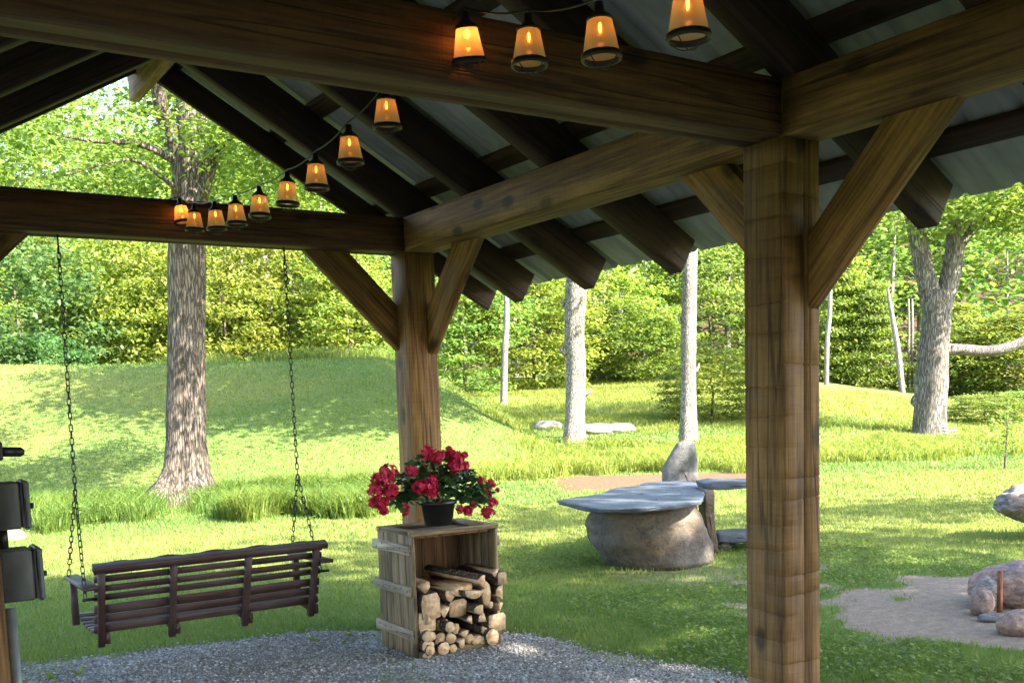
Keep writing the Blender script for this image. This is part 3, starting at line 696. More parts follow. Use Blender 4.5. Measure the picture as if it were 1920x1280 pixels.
# small dark lamp hood behind the near post
HL = thing('hood_lamp', 'small black hood lamp on the outer side of the near post', 'lamp', (.2, .12, 1.75))
V, F = lathe([(.012, .05), (.02, .045), (.03, .02), (.055, .0), (.052, -.004), (.02, .012)], 18, (.262, .12, 1.765)); part('hood', V, F, M_BLACK, HL, True)
V, F = box(.2005, .262, .112, .128, 1.795, 1.808); part('arm', V, F, M_BLACK, HL)

# ------------------------------------------------------------------ string of lamps down the middle of the shelter
LX = XL / 2 - .005
lamp_px = [(1290, 30), (1126, 72), (992, 88), (886, 84), (725, 212), (656, 280), (593, 330), (539, 362), (487, 386), (443, 401), (405, 411), (366, 410), (338, 407)]
lamp_lab = ['string lamp cut off by the top edge of the picture', 'string lamp in front of the pale metal roof strip', 'string lamp hanging in front of the middle of the near beam',
            'tilted string lamp casting an orange glow on the near beam', 'string lamp just under the lower edge of the near beam', 'string lamp between two rafters second below the near beam',
            'string lamp at the sloping gable edge', 'string lamp hanging free against the foliage of the gable opening', 'string lamp straddling the top edge of the far beam',
            'fourth string lamp from the far end of the cable', 'third string lamp from the far end against the far beam', 'second string lamp from the far end overlapping its neighbour', 'tilted string lamp at the far end glowing on the far beam']
caps = []
RB, RTp, HS = .0455, .0295, .086
def lamp(k, px, py):
    c = on(px, py, 0, LX + (-.004 if k % 2 else .004))
    if k == 12: c = np.array([LX - .01, TL - .052, c[2]])
    if k == 11: c = np.array([LX + .01, TL - .20, c[2]])
    if k == 3: c = np.array([LX - .02, -.056, c[2]])
    tilt = Quaternion((1, 0, 0), math.radians({12: -8, 3: 9}.get(k, rng.uniform(-3, 3)))) @ Quaternion((0, 1, 0), math.radians({12: -4, 3: -9}.get(k, rng.uniform(-3, 3))))
    top = np.array(tilt @ Vector((0, 0, HS / 2 + .05))) + c
    E = thing('string_lamp', lamp_lab[k], 'lamp', tuple(c), 'lamps hanging on the light string')
    E.rotation_mode = 'QUATERNION'; E.rotation_quaternion = tilt
    ORG[E] = np.zeros(3)
    return E, top
protoL = None
for k, (px, py) in enumerate(lamp_px):
    E, top = lamp(k, px, py); caps.append(top)
    if protoL is None:
        protoL = []
        h = HS / 2
        V, F = lathe([(RTp, h), (RB, -h)], 28); protoL.append(part('shade', V, F, M_SHADE, E, True))
        V, F = lathe([(.001, h + .042), (.010, h + .040), (.012, h + .020), (.019, h + .013), (RTp + .003, h + .002), (RTp + .003, h - .004), (RTp - .003, h - .004), (.012, h + .008)], 20); protoL.append(part('socket', V, F, M_BLACK, E, True))
        a = np.linspace(0, 2 * math.pi, 29)[:-1]
        ringv, ringf = lathe([(RB - .001, -h + .006), (RB + .003, -h + .006), (RB + .004, -h - .004), (RB + .003, -h - .008), (RB - .003, -h - .008), (RB - .001, -h + .006)], 28); protoL.append(part('rim', ringv, ringf, M_BLACK, E, True))
        ws = []
        for aa in (0.3, 0.3 + math.pi / 2):
            tt = np.linspace(-1, 1, 9); ws.append(tube(np.stack([RB * tt * math.cos(aa), RB * tt * math.sin(aa), -h - .006 - .022 * (1 - tt ** 2)], 1), .0014, 5))
        V, F = merge(ws); protoL.append(part('guard', V, F, M_BLACK, E))
        V, F = lathe([(.010, h + .006), (.011, h - .008), (.022, h - .038), (.023, h - .050), (.015, h - .064), (.001, h - .070)], 16); protoL.append(part('bulb', V, F, M_BULB, E, True))
        V, F = lathe([(.0005, h - .006), (.0038, h - .010), (.0045, h - .018), (.0030, h - .030), (.0005, h - .032)], 8); protoL.append(part('filament', V, F, M_FIL, E))
    else:
        for p in protoL:
            c = p.copy(); COL.objects.link(c); c.parent = E
    ld = bpy.data.lights.new('bulb_light', 'POINT'); ld.energy = .011 if k not in (3, 12) else .085; ld.color = (1, .44, .13); ld.shadow_soft_size = .014
    lo = bpy.data.objects.new('bulb_light', ld); COL.objects.link(lo); lo.parent = E; lo.location = (0, 0, HS / 2 - .022)
# cable from cap to cap with a little sag, tied to the two beams
cp = []
pts = [np.array([LX, -1.9, 2.62]), np.array([LX, -1.25, 2.36])] + caps + [np.array([LX - .2, TL - .01, 2.50])]
for a, b in zip(pts[:-1], pts[1:]):
    tt = np.linspace(0, 1, 7)[:-1]; cp += list(a + np.outer(tt, b - a) + np.outer(-.012 * 4 * tt * (1 - tt), [0, 0, 1]))
cp.append(pts[-1])
V, F = tube(cp, .0028, 6); mono('lamp_cable', V, F, M_BLACK, (LX, 0, 2.4), 'thin black cable carrying the string of lamps across the shelter', 'cable', smooth=True)

# ------------------------------------------------------------------ porch swing
SWG = thing('porch_swing', 'dark red slatted porch swing bench hanging on two chains', 'swing', (-1.3, 3.05, .25))
xa, xb = -1.915, -.69
def back_pt(f, off=0.0): return np.array([0, 2.80 + (2.945 - 2.80) * f + off, .645 + (.225 - .645) * f])
def board(name, p0, p1, w, h, up, parent=SWG, mat=M_SWING, **k): return timber(name, p0, p1, w, h, up, mat, parent, wob=.0008, b=.003, **k)
upv = np.array([0, .145, -.42]); upv /= np.linalg.norm(upv); nrm = np.array([0, .42, .145]); nrm /= np.linalg.norm(nrm)
for xx in (-1.885, -1.525, -1.125, -.735):
    a = back_pt(.04, -.02) + [xx, 0, 0]; b_ = back_pt(1.03, -.02) + [xx, 0, 0]
    board('upright', b_, a, .034, .034, nrm)
    s0 = back_pt(.95, .0) + [xx + .03, 0, 0]
    board('seat_support', s0 + [0, -.02, .0], np.array([xx + .03, 3.31, .285]), .032, .055, (0, 0, 1))
for f in (.17, .29, .405, .555, .685, .815):
    c = back_pt(f, .006); board('back_slat', c + [xa, 0, 0], c + [xb, 0, 0], .034 if f < .5 else .046, .014, nrm)
c = back_pt(.02, -.015); board('top_rail', c + [xa - .01, 0, 0], c + [xb + .015, 0, 0], .055, .034, upv * -1)
# wavy crest board in front of the top rail
nx = 60; xs = np.linspace(xa, xb, nx); f = (xs - xa) / (xb - xa)
zt = .655 + .006 * np.cos((f * 5) * 2 * math.pi + math.pi) + .006 * np.sin(f * math.pi)
V = np.concatenate([np.stack([xs, np.full(nx, y_), z_], 1) for y_, z_ in ((2.812, np.full(nx, .60)), (2.812, zt), (2.828, zt), (2.828, np.full(nx, .60)))])
j = np.arange(nx - 1); V2 = []
F = [np.stack([a * nx + j, a * nx + j + 1, b_ * nx + j + 1, b_ * nx + j], 1)[:, ::-1] for a, b_ in ((0, 1), (1, 2), (2, 3), (3, 0))] + [np.array([[0, nx, 2 * nx, 3 * nx]]), np.array([[nx - 1, 4 * nx - 1, 3 * nx - 1, 2 * nx - 1]])]
part('crest_board', V, F, M_SWING, SWG)
for k, yy in enumerate(np.linspace(2.955, 3.305, 6)):
    zz = .291 + .028 * (k / 5) - .012 * math.sin(k / 5 * math.pi)
    board('seat_slat', (xa - .01, yy, zz), (xb + .01, yy, zz), .044, .016, (0, 0, 1))
for xx in (xa - .022, xb + .022):
    board('armrest', (xx, 2.80, .535), (xx, 3.345, .53), .075, .02, (0, 0, 1))
    board('arm_post', (xx, 3.30, .27), (xx, 3.30, .518), .035, .035, (0, 1, 0))
    V, F = tube([(xx - .035, 2.862, .472), (xx + .035, 2.862, .472)], .008, 8); part('bolt', V, F, M_CHAIN, SWG)
# chain links: a racetrack ring, shared mesh
def link_mesh():
    a = np.linspace(0, 2 * math.pi, 15)[:-1]; ctr = np.stack([np.cos(a) * .0085, np.zeros(14), np.sin(a) * .0085 + np.sign(np.sin(a)) * .012], 1)
    V = []; r = .0029
    for k in range(14):
        t_ = ctr[(k + 1) % 14] - ctr[k - 1]; t_ /= np.linalg.norm(t_); n_ = np.array([0, 1, 0]); b_ = np.cross(t_, n_)
        for q in range(5): V.append(ctr[k] + r * (math.cos(q * 1.2566) * n_ + math.sin(q * 1.2566) * b_))
    F = [[k * 5 + q, k * 5 + (q + 1) % 5, ((k + 1) % 14) * 5 + (q + 1) % 5, ((k + 1) % 14) * 5 + q] for k in range(14) for q in range(5)]
    return mkmesh('link', np.array(V), [np.array(F)], M_CHAIN, smooth=True)
LM = link_mesh(); gS = ORG[SWG]
def chain(parent, p0, p1, pitch=.0335):
    p0, p1 = np.array(p0, float), np.array(p1, float); Ln = np.linalg.norm(p1 - p0); n = max(2, int(Ln / pitch)); d = (p1 - p0) / Ln
    qd = Vector((0, 0, 1)).rotation_difference(Vector(d))
    for k in range(n):
        o = bpy.data.objects.new('link', LM); COL.objects.link(o); o.parent = parent
        o.location = p0 + d * (k + .5) * Ln / n - gS
        o.rotation_mode = 'QUATERNION'; o.rotation_quaternion = qd @ Quaternion((0, 0, 1), (k % 2) * math.pi / 2 + rng.normal(.5, .25))
for sx, xx in ((-1, -1.922), (1, -.722)):
    hookp = [(xx, TL + .1, Zb + .02), (xx, TL + .1, Zb - .055), (xx, TL + .1 + .012, Zb - .075), (xx, TL + .1, Zb - .098), (xx, TL + .1 - .012, Zb - .078), (xx, TL + .1, Zb - .058)]
    V, F = tube(hookp, .0045, 6); ch = part('chain', V, F, M_CHAIN, SWG, True)
    sp = (xx + sx * .008, TL + .1, 1.02)
    chain(ch, (xx, TL + .1, Zb - .09), sp)
    chain(ch, sp, (xx + sx * .035, 3.30, .545)); chain(ch, sp, (xx + sx * .035, 2.862, .475))

# ------------------------------------------------------------------ crate with firewood and flower pot
cx0, cx1, cy0, cy1, cz = -.38, .17, 2.30, 2.735, .715
CR = thing('wooden_crate', 'upright weathered plank crate standing open beside the far post', 'crate', ((cx0 + cx1) / 2, (cy0 + cy1) / 2, .02))
def cb(name, x0, x1, y0, y1, z0, z1, axis, mat, label=None, b=.003):
    c = [(x0 + x1) / 2, (y0 + y1) / 2, (z0 + z1) / 2]; s = [x1 - x0, y1 - y0, z1 - z0]; p0 = list(c); p1 = list(c)
    p0[axis] -= s[axis] / 2; p1[axis] += s[axis] / 2
    up = [(0, 0, 1), (0, 0, 1), (1, 0, 0)][axis]
    if axis == 0: w, h = s[1], s[2]
    elif axis == 1: w, h = s[0], s[2]
    else: w, h = s[1], s[0]
    return timber(name, p0, p1, w, h, up, mat, CR, wob=.0012, b=b, label=label, seg=.1)
nb = 5; wy = (cy1 - cy0) / nb
for k in range(nb):
    for x0, x1, nm in ((cx0, cx0 + .018, 0), (cx1 - .018, cx1, 1)):
        cb('side_board', x0, x1, cy0 + k * wy + .0025, cy0 + (k + 1) * wy - .0025, .015 + rng.uniform(-.006, .006), cz - .022 + rng.uniform(-.004, .004), 2, M_CRATE)
for zc in (.145, .385, .615):
    cb('batten', cx0 - .017, cx0 - .001, cy0 + .015, cy1 + .035, zc - .028, zc + .028, 1, M_BATTEN)
    cb('batten', cx1 + .001, cx1 + .02, cy0 + .015, cy1 + .03, zc - .028, zc + .028, 1, M_BATTEN)
    for sx_ in (cx0 - .0175,):
        vs = [box(sx_ - .0012, sx_ + .001, yy - .004, yy + .004, zc + dz - .004, zc + dz + .004) for yy in np.linspace(cy0 + .05, cy1 - .02, 6) for dz in (rng.uniform(-.014, .014),)]
        V, F = merge(vs); part('nails', V, F, M_BLACK, CR, kind='stuff')
wx = (cx1 - cx0 - .036) / 6
for k in range(6):
    cb('back_board', cx0 + .018 + k * wx + .002, cx0 + .018 + (k + 1) * wx - .002, cy1 - .02, cy1 - .003, .03, cz - .03, 2, M_CRATEIN)
    cb('floor_board', cx0 + .02 + k * wx + .002, cx0 + .02 + (k + 1) * wx - .002, cy0 + .01, cy1 - .022, .028, .044, 1, M_CRATEIN)
    cb('top_board', cx0 + .02 + k * wx + .002, cx0 + .02 + (k + 1) * wx - .002, cy0 + .045, cy1 - .045, cz - .045, cz - .03, 1, M_CRATEIN)
cb('top_frame', cx0 - .002, cx1 + .002, cy0 - .004, cy0 + .042, cz - .026, cz, 0, M_CRATE); cb('top_frame', cx0 - .002, cx1 + .002, cy1 - .042, cy1 + .004, cz - .026, cz, 0, M_CRATE)
cb('top_frame', cx0 - .001, cx0 + .055, cy0 + .044, cy1 - .044, cz - .025, cz - .001, 1, M_CRATE); cb('top_frame', cx1 - .055, cx1 + .001, cy0 + .044, cy1 - .044, cz - .025, cz - .001, 1, M_CRATE)
cb('sill_board', cx0 + .02, cx1 - .02, cy0 + .001, cy0 + .018, .012, .046, 0, M_CRATE)

def log(name, label, zx, zy, rx, rz_, shape, yoff=0.0, yaw=0.0, L=.36, tiltz=0.0):
    px, py = 690 + zx / 4.571, 980 + zy / 4.571
    y0 = 2.275 + yoff; c = on(px, py, 1, y0); k = .00277 / 4.571 * 1.0
    rx, rz_ = rx * k, rz_ * k
    if shape == 'round':
        n = 16; a = np.arange(n) * 2 * math.pi / n; rr = 1 + (rng.random(n) - .5) * .10 + .06 * np.cos(2 * a + rng.uniform(0, 6)); pts = np.stack([np.cos(a) * rx * rr, np.sin(a) * rz_ * rr], 1); barkside = np.ones(n, bool)
    else:
        if shape == 'half': ks = np.linspace(0, math.pi, 9); ro = rng.uniform(-.3, .3) + (0 if rng.random() < .5 else math.pi)
        elif shape == 'wedge': ks = np.linspace(-.6, .6, 6); ro = rng.uniform(0, 6.28)
        elif shape == 'quarter': ks = np.linspace(-.85, .85, 7); ro = rng.uniform(0, 6.28)
        else: ks = None
        if ks is not None:
            p = np.stack([np.cos(ks), np.sin(ks)], 1)
            if shape != 'half': p = np.concatenate([p, [[-.55 + rng.uniform(-.1, .1), rng.uniform(-.15, .15)]]])
            p = p - p.mean(0); p /= np.abs(p).max(); ca, sa = math.cos(ro), math.sin(ro)
            p = np.stack([p[:, 0] * ca - p[:, 1] * sa, p[:, 0] * sa + p[:, 1] * ca], 1)
            pts = p * [rx, rz_]; barkside = np.zeros(len(pts), bool); barkside[:len(ks) - 1] = True
        else:
            pts = np.array([(-1, -.85), (-.1, -1), (.95, -.9), (1, .6), (.7, 1), (-.85, .95), (-1, .3)]) * (1 + (rng.random((7, 2)) - .5) * .2) * [rx, rz_]; barkside = np.array([0, 0, 0, 0, 1, 1, 1], bool)
    c = np.array(c); c[0] = max(c[0], cx0 + .021 + pts[:, 0].max() * 0 - pts[:, 0].min())
    n = len(pts); area = np.roll(pts[:, 0], -1) * pts[:, 1] - pts[:, 0] * np.roll(pts[:, 1], -1)
    V = []
    for f_ in (0, .03, .5, 1.0):
        s = 1.0 if f_ else .97
        jj = rng.normal(0, .002, (n, 2)) if f_ not in (0,) else 0
        q = pts * s + jj
        V.append(np.stack([q[:, 0] + yaw * L * f_, np.full(n, f_ * L) + (rng.normal(0, .002, n) if f_ == 0 else 0), q[:, 1] + tiltz * L * f_], 1))
    V = np.concatenate(V); F = []; fm = []
    for r in range(3):
        for j in range(n): F.append([r * n + j, r * n + (j + 1) % n, (r + 1) * n + (j + 1) % n, (r + 1) * n + j]); fm.append(0 if barkside[j] else 1)
    F.append(list(range(n))[::-1]); fm.append(1); F.append(list(range(3 * n, 4 * n))); fm.append(1)
    o = add(name, mkmesh(name, V, F, [M_LOGBARK, M_LOGCUT], fm), None, tuple(c)); ORG[o] = c
    tag(o, label, 'firewood', 'firewood stacked in the crate')
LOGS = [
 ('round log end nearest the front left corner of the crate', 460, 1062, 50, 50, 'round'), ('small round log in the bottom row second from left', 535, 1090, 42, 42, 'round'),
 ('lowest small log slipping out at the front left corner', 492, 1142, 38, 32, 'round'), ('broad round log end low in the middle of the bottom row', 650, 1075, 54, 52, 'round'),
 ('small round log right of the broad low one', 732, 1072, 34, 36, 'round'), ('thin upright split piece in the bottom row', 808, 1042, 26, 56, 'half'),
 ('pale round log end in the second row third from left', 620, 995, 50, 54, 'round'), ('round log end touching the pale one on its right', 712, 988, 46, 46, 'round'),
 ('small dim round log low right of centre', 870, 992, 40, 40, 'round'), ('pale split log low right of centre', 935, 1016, 44, 46, 'half'),
 ('dark small log beside the largest round end', 985, 1002, 34, 34, 'round'), ('largest round log end at the bottom right', 1068, 978, 64, 64, 'round'),
 ('half log in the second row against the left side', 445, 950, 52, 38, 'half'), ('wide split log in the second row near the left side', 522, 972, 58, 46, 'round'),
 ('yellow round log end in the middle of the stack', 705, 892, 42, 46, 'round'), ('dim round log behind the yellow round end', 752, 905, 34, 44, 'round'),
 ('long split wedge lying low in the middle', 830, 935, 78, 52, 'wedge'), ('split wedge low on the right half of the stack', 985, 920, 52, 50, 'quarter'),
 ('dark bark log sticking out over the right side', 1110, 845, 74, 62, 'block'), ('pale yellow split block at the left side', 462, 860, 66, 70, 'block'),
 ('grey split wedge beside the pale yellow block', 530, 850, 46, 62, 'wedge'), ('square orange log end at the left side', 540, 716, 72, 92, 'block'),
 ('brown wedge under the big split log', 645, 775, 62, 78, 'wedge'), ('grey quarter log in the upper left corner of the stack', 455, 560, 74, 62, 'quarter'),
 ('big split log end left of centre near the top', 690, 630, 84, 72, 'quarter'), ('wide split log with curled bark on the top centre', 815, 590, 92, 62, 'half'),
 ('half log under the long triangular piece', 905, 620, 76, 54, 'half'), ('pale wedge in the centre right of the stack', 945, 730, 72, 66, 'quarter'),
 ('small wedge in the dark gap at centre', 868, 812, 52, 48, 'wedge'), ('split wedge under the pale centre right wedge', 970, 808, 64, 62, 'quarter'),
 ('tall oval log end right of centre', 1012, 600, 46, 98, 'round'), ('small split wedge right of the tall oval end', 1058, 705, 48, 54, 'wedge'),
 ('flat fronted split log high at the right side', 1122, 572, 58, 84, 'quarter'), ('reddish split log under the high right one', 1135, 690, 50, 52, 'wedge'),
 ('small wedge on top at the right', 1088, 445, 54, 50, 'wedge'), ('long triangular split log lying on top of the stack', 975, 475, 68, 82, 'wedge'),
 ('dark splinter of wood at the top right corner', 1150, 470, 34, 44, 'block'), ('dark split log in the shadowed middle of the stack', 770, 730, 70, 66, 'block'),
 ('dark split log in the gap left of centre', 640, 880, 50, 44, 'block')]
for k, (lb, zx, zy, rx, rz_, sh) in enumerate(LOGS):
    yo = rng.uniform(-.012, .03)
    if 'dark split log' in lb: yo = .07
    if 'curled bark' in lb: yo = .02
    yaw = rng.uniform(-.04, .04); 
    if zx > 1100: yaw = -.18
    if zx < 480: yaw = .06
    tz_ = .0
    if 'long triangular' in lb: yaw = -.42; tz_ = .10; yo = -.02
    if 'big split log end' in lb or 'curled' in lb: tz_ = .04; yaw = -.2
    log('firewood_log', lb, zx, zy, rx * (1.2 if sh == 'round' else 1.36), rz_ * (1.2 if sh == 'round' else 1.36), sh, yo, yaw, .36, tz_)

# flower pot
pc = on(822, 983, 2, cz + .001); pc = np.array([-.145, 2.50, cz + .001])
pcx = on(822, 975, 1, 2.50); pc[0] = pcx[0]
PT = thing('flower_pot', 'black plastic pot of crimson flowers standing on the wooden crate', 'potted plant', tuple(pc))
V, F = lathe([(.001, .0), (.073, .0), (.078, .004), (.098, .118), (.108, .120), (.110, .138), (.104, .140), (.099, .128), (.094, .11)], 36, pc); part('pot', V, F, M_POT, PT, True)
V, F = lathe([(.0, .112), (.096, .112)], 24, pc); part('soil', V, F, flat_mat('dark_soil', (.03, .02, .014), .95), PT)
ctr = pc + [0, 0, .16]
def blob(px, py, y): return on(px, py, 1, y)
z4 = lambda a, b_: (680 + a / 6.096, 820 + b_ / 6.096)
clus = [(300, 400, .048, -.03), (190, 470, .045, -.06), (140, 620, .045, -.03), (310, 600, .05, -.06), (215, 740, .045, -.02), (240, 840, .028, 0), (120, 745, .03, .0), (560, 375, .034, -.06),
        (660, 560, .046, -.11), (765, 580, .044, -.12), (790, 480, .034, -.10), (745, 180, .042, -.02), (850, 220, .042, -.05), (960, 200, .04, .0), (1060, 240, .05, -.04), (1050, 330, .045, -.06), (1150, 310, .034, -.02), (990, 130, .02, .02), (1160, 200, .022, .03),
        (1350, 490, .026, .02), (1465, 530, .028, .05), (1400, 660, .042, .02), (1480, 740, .036, .04), (1430, 850, .038, .0), (1200, 840, .034, -.04), (1110, 820, .024, -.04), (1270, 760, .024, 0), (490, 830, .030, -.02), (1540, 600, .012, .05)]
for k, (a, b_, r, dy) in enumerate(clus):
    c = blob(*z4(a, b_), 2.47 + dy); r = r * .98
    nf = int(12 + 820 * r); C = []
    d = rng.normal(0, 1, (nf, 3)); d /= np.linalg.norm(d, axis=1)[:, None]; d[:, 1] -= .25; d /= np.linalg.norm(d, axis=1)[:, None]
    P = c + d * r * rng.uniform(.45, 1.0, (nf, 1)); Vs = []; Fs = []; Ts = []
    fr = r * .32 + .005; base = 0
    for q in range(nf):
        nn = d[q] + rng.normal(0, .35, 3); nn /= np.linalg.norm(nn); e1 = np.cross(nn, [.3, .2, .9]); e1 /= np.linalg.norm(e1); e2 = np.cross(nn, e1); a0 = rng.uniform(0, 6.28); tn = rng.random()
        for m in range(5):
            an = a0 + m * 1.2566; dr = e1 * math.cos(an) + e2 * math.sin(an); sd = -e1 * math.sin(an) + e2 * math.cos(an); f2 = fr * rng.uniform(.8, 1.15)
            Vs += [P[q], P[q] + dr * f2 * .6 + sd * f2 * .42 + nn * f2 * .22, P[q] + dr * f2 + nn * f2 * .12, P[q] + dr * f2 * .6 - sd * f2 * .42 + nn * f2 * .22]; Fs.append([base, base + 1, base + 2, base + 3]); base += 4; Ts += [tn * .8, tn, min(1, tn + .15), tn]
    part('flower_cluster', np.array(Vs), [np.array(Fs)], M_PETAL, PT, attrs={'tint': ('POINT', np.array(Ts))})
# leaves: sprawl around the pot
lv = []
for (a, b_, sp, n_) in ((820, 520, .07, 120), (960, 480, .075, 130), (520, 600, .06, 110), (430, 690, .045, 60), (640, 470, .05, 50), (1180, 600, .065, 120), (1270, 690, .045, 60), (1130, 430, .05, 60), (330, 500, .04, 30), (860, 330, .05, 60), (1400, 600, .03, 20), (660, 300, .035, 25)):
    c = blob(*z4(a, b_), 2.49); lv.append(c + rng.normal(0, 1, (n_, 3)) * [sp * .8, sp * .7, sp * .55])
C = np.concatenate(lv); C = C[C[:, 2] > cz + .02]
rr = np.hypot(C[:, 0] - pc[0], C[:, 1] - pc[1]); C = C[(rr > .115) | (C[:, 2] > pc[2] + .13)]
V, F = leaf_quads(C, rng.uniform(.035, .065, len(C)), rng.uniform(.028, .05, len(C)), .5, .6, .2)
part('foliage', V, [F], M_POTLEAF, PT, attrs={'tint': ('POINT', np.repeat(rng.random(len(C)) ** 1.5, 4))})
st = []
for k, (a, b_, r, dy) in enumerate(clus[::2]):
    c = blob(*z4(a, b_), 2.47 + dy); s0 = pc + [rng.uniform(-.05, .05), rng.uniform(-.05, .05), .115]; m = (s0 + c) / 2 + [0, 0, .05]
    tt = np.linspace(0, 1, 7)[:, None]; st.append(tube((1 - tt) ** 2 * s0 + 2 * tt * (1 - tt) * m + tt ** 2 * c, .0022, 5))
V, F = merge(st); part('stems', V, F, flat_mat('green_stems', (.10, .14, .05), .6), PT)
for nm, mt, lst in (('violet_flower', M_PETALP, ((1210, 370),)), ('white_flower', M_PETALW, ((1120, 450), (1040, 560), (1190, 560), (950, 560), (1230, 420), (620, 330), (480, 480)))):
    for (a, b_) in lst:
        c = blob(*z4(a, b_), 2.42); Cq = np.repeat(c[None], 5, 0); V, F = leaf_quads(Cq, .017, .011, .6, .3, azi=np.arange(5) * 1.2566); part(nm, V, [F], mt, PT)

# ------------------------------------------------------------------ stones
def icos(sub):
    import bmesh
    bm = bmesh.new(); bmesh.ops.create_icosphere(bm, subdivisions=sub, radius=1.0)
    V = np.array([v.co[:] for v in bm.verts]); F = np.array([[v.index for v in f.verts] for f in bm.faces]); bm.free(); return V, F
IV4, IF4 = icos(5); IV3, IF3 = icos(4)
def rock(name, label, c, size, seed, mat, amp=.25, fr=1.3, ridge=0.0, flat_bottom=True, shape=None, rotz=0.0, hi=True, cat='rock', group=None):
    V0, F = (IV4, IF4) if hi else (IV3, IF3)
    P = V0.copy(); n = fbm(P[:, 0] * fr + seed, P[:, 1] * fr + seed * 1.3, P[:, 2] * fr + 9, 5) - .5
    n2 = np.abs(fbm(P[:, 0] * fr * 2.3 + seed * 2, P[:, 1] * fr * 2.3, P[:, 2] * fr * 3.5 + 3, 4) - .5)
    P = P * (1 + amp * 2 * n - ridge * n2)[:, None]
    if shape: P = shape(P)
    P = P * np.array(size); ca, sa = math.cos(rotz), math.sin(rotz)
    P = np.stack([P[:, 0] * ca - P[:, 1] * sa, P[:, 0] * sa + P[:, 1] * ca, P[:, 2]], 1)
    return mono(name, P + c, [F], mat, tuple(c), label, cat, group, smooth=True)
ra = math.atan2(RT[1], RT[0])
def gp(px, py):                                # ground point under a pixel
    p = on(px, py, 2, 0.0)
    for _ in range(6): p = on(px, py, 2, tz(p[0], p[1]))
    return p
b0 = gp(1222, 1066); bc = b0 + np.array([FW[0], FW[1], 0]) * .27
def belly(P):
    z = np.clip(P[:, 2], -1, 1); rr = np.hypot(P[:, 0], P[:, 1]) + 1e-6
    lo = np.interp(z, [-1, -.6, -.1, .35, .7, .9, 1], [.56, .76, .95, 1.0, .95, .86, .72]); hi_ = np.interp(z, [-1, -.6, 0, .5, .9, 1], [.84, 1.02, .97, .86, .70, .55])
    w_ = .5 + .5 * np.tanh(P[:, 0] / rr * 2.5); pr = lo * (1 - w_) + hi_ * w_
    g = (1 - (1 - np.clip(rr, 0, 1)) ** 3.2) * pr * (1 + .30 * (fbm(P[:, 0] * 1.4 + 4, P[:, 1] * 1.4, z * 1.4, 4) - .5)) / rr
    return np.stack([P[:, 0] * g, P[:, 1] * g, np.clip(z * 1.05, -1, .96)], 1)
rock('boulder', 'big rounded brown boulder holding up the slate slab on the lawn', bc + [RT[0]*.02, RT[1]*.02, .235], (.53, .44, .315), 4, M_BOULDER, .035, 2.2, .10, shape=belly, rotz=ra)
# slate slab: outline in its plane, layered edge
zt_ = .565
ol = [(1045, 937), (1090, 949), (1128, 954), (1200, 952), (1268, 946), (1315, 938), (1321, 925), (1318, 908), (1296, 902), (1240, 901), (1205, 904), (1190, 911), (1150, 915), (1120, 926), (1075, 931)]
pts = np.array([on(a, b_, 2, zt_) for a, b_ in ol])
def densify(P, m=6):
    out = []
    for a, b_ in zip(P, np.roll(P, -1, 0)):
        for t_ in np.linspace(0, 1, m + 1)[:-1]: out.append(a + (b_ - a) * t_)
    return np.array(out)
pts = densify(pts, 6); cen = pts.mean(0); n = len(pts)
rings = []
for f_, z_ in ((1.0, -.006), (.985, -.014), (1.006, -.020), (.972, -.03), (.985, -.036), (.93, -.044), (.02, -.044)):
    jit = 1 + (rng.random(n) - .5) * .025
    rings.append(np.stack([cen[0] + (pts[:, 0] - cen[0]) * f_ * jit, cen[1] + (pts[:, 1] - cen[1]) * f_ * jit, np.full(n, zt_ + z_)], 1))
tops = []
for f_ in (.97, .85, .65, .45, .25, .1, .01):
    x_ = cen[0] + (pts[:, 0] - cen[0]) * f_; y_ = cen[1] + (pts[:, 1] - cen[1]) * f_
    tops.append(np.stack([x_, y_, zt_ + (fbm(x_ * 2.2, y_ * 2.2, 3) - .5) * .035 + (np.round(fbm(x_ * 1.6, y_ * 3, 7) * 7) / 7 - .5) * .02], 1))
allr = tops[::-1] + rings; V = np.concatenate(allr); m = len(allr)
i, j = np.meshgrid(np.arange(m - 1), np.arange(n), indexing='ij'); i = i.ravel(); j = j.ravel(); j2 = (j + 1) % n
F = [np.stack([i * n + j, i * n + j2, (i + 1) * n + j2, (i + 1) * n + j], 1)[:, ::-1], np.arange(n)[::-1][None], (np.arange(n) + (m - 1) * n)[None]]
mono('stone_slab', V, F, M_SLATE, tuple(cen), 'broad blue grey slate slab lying on top of the boulder', 'stone slab')
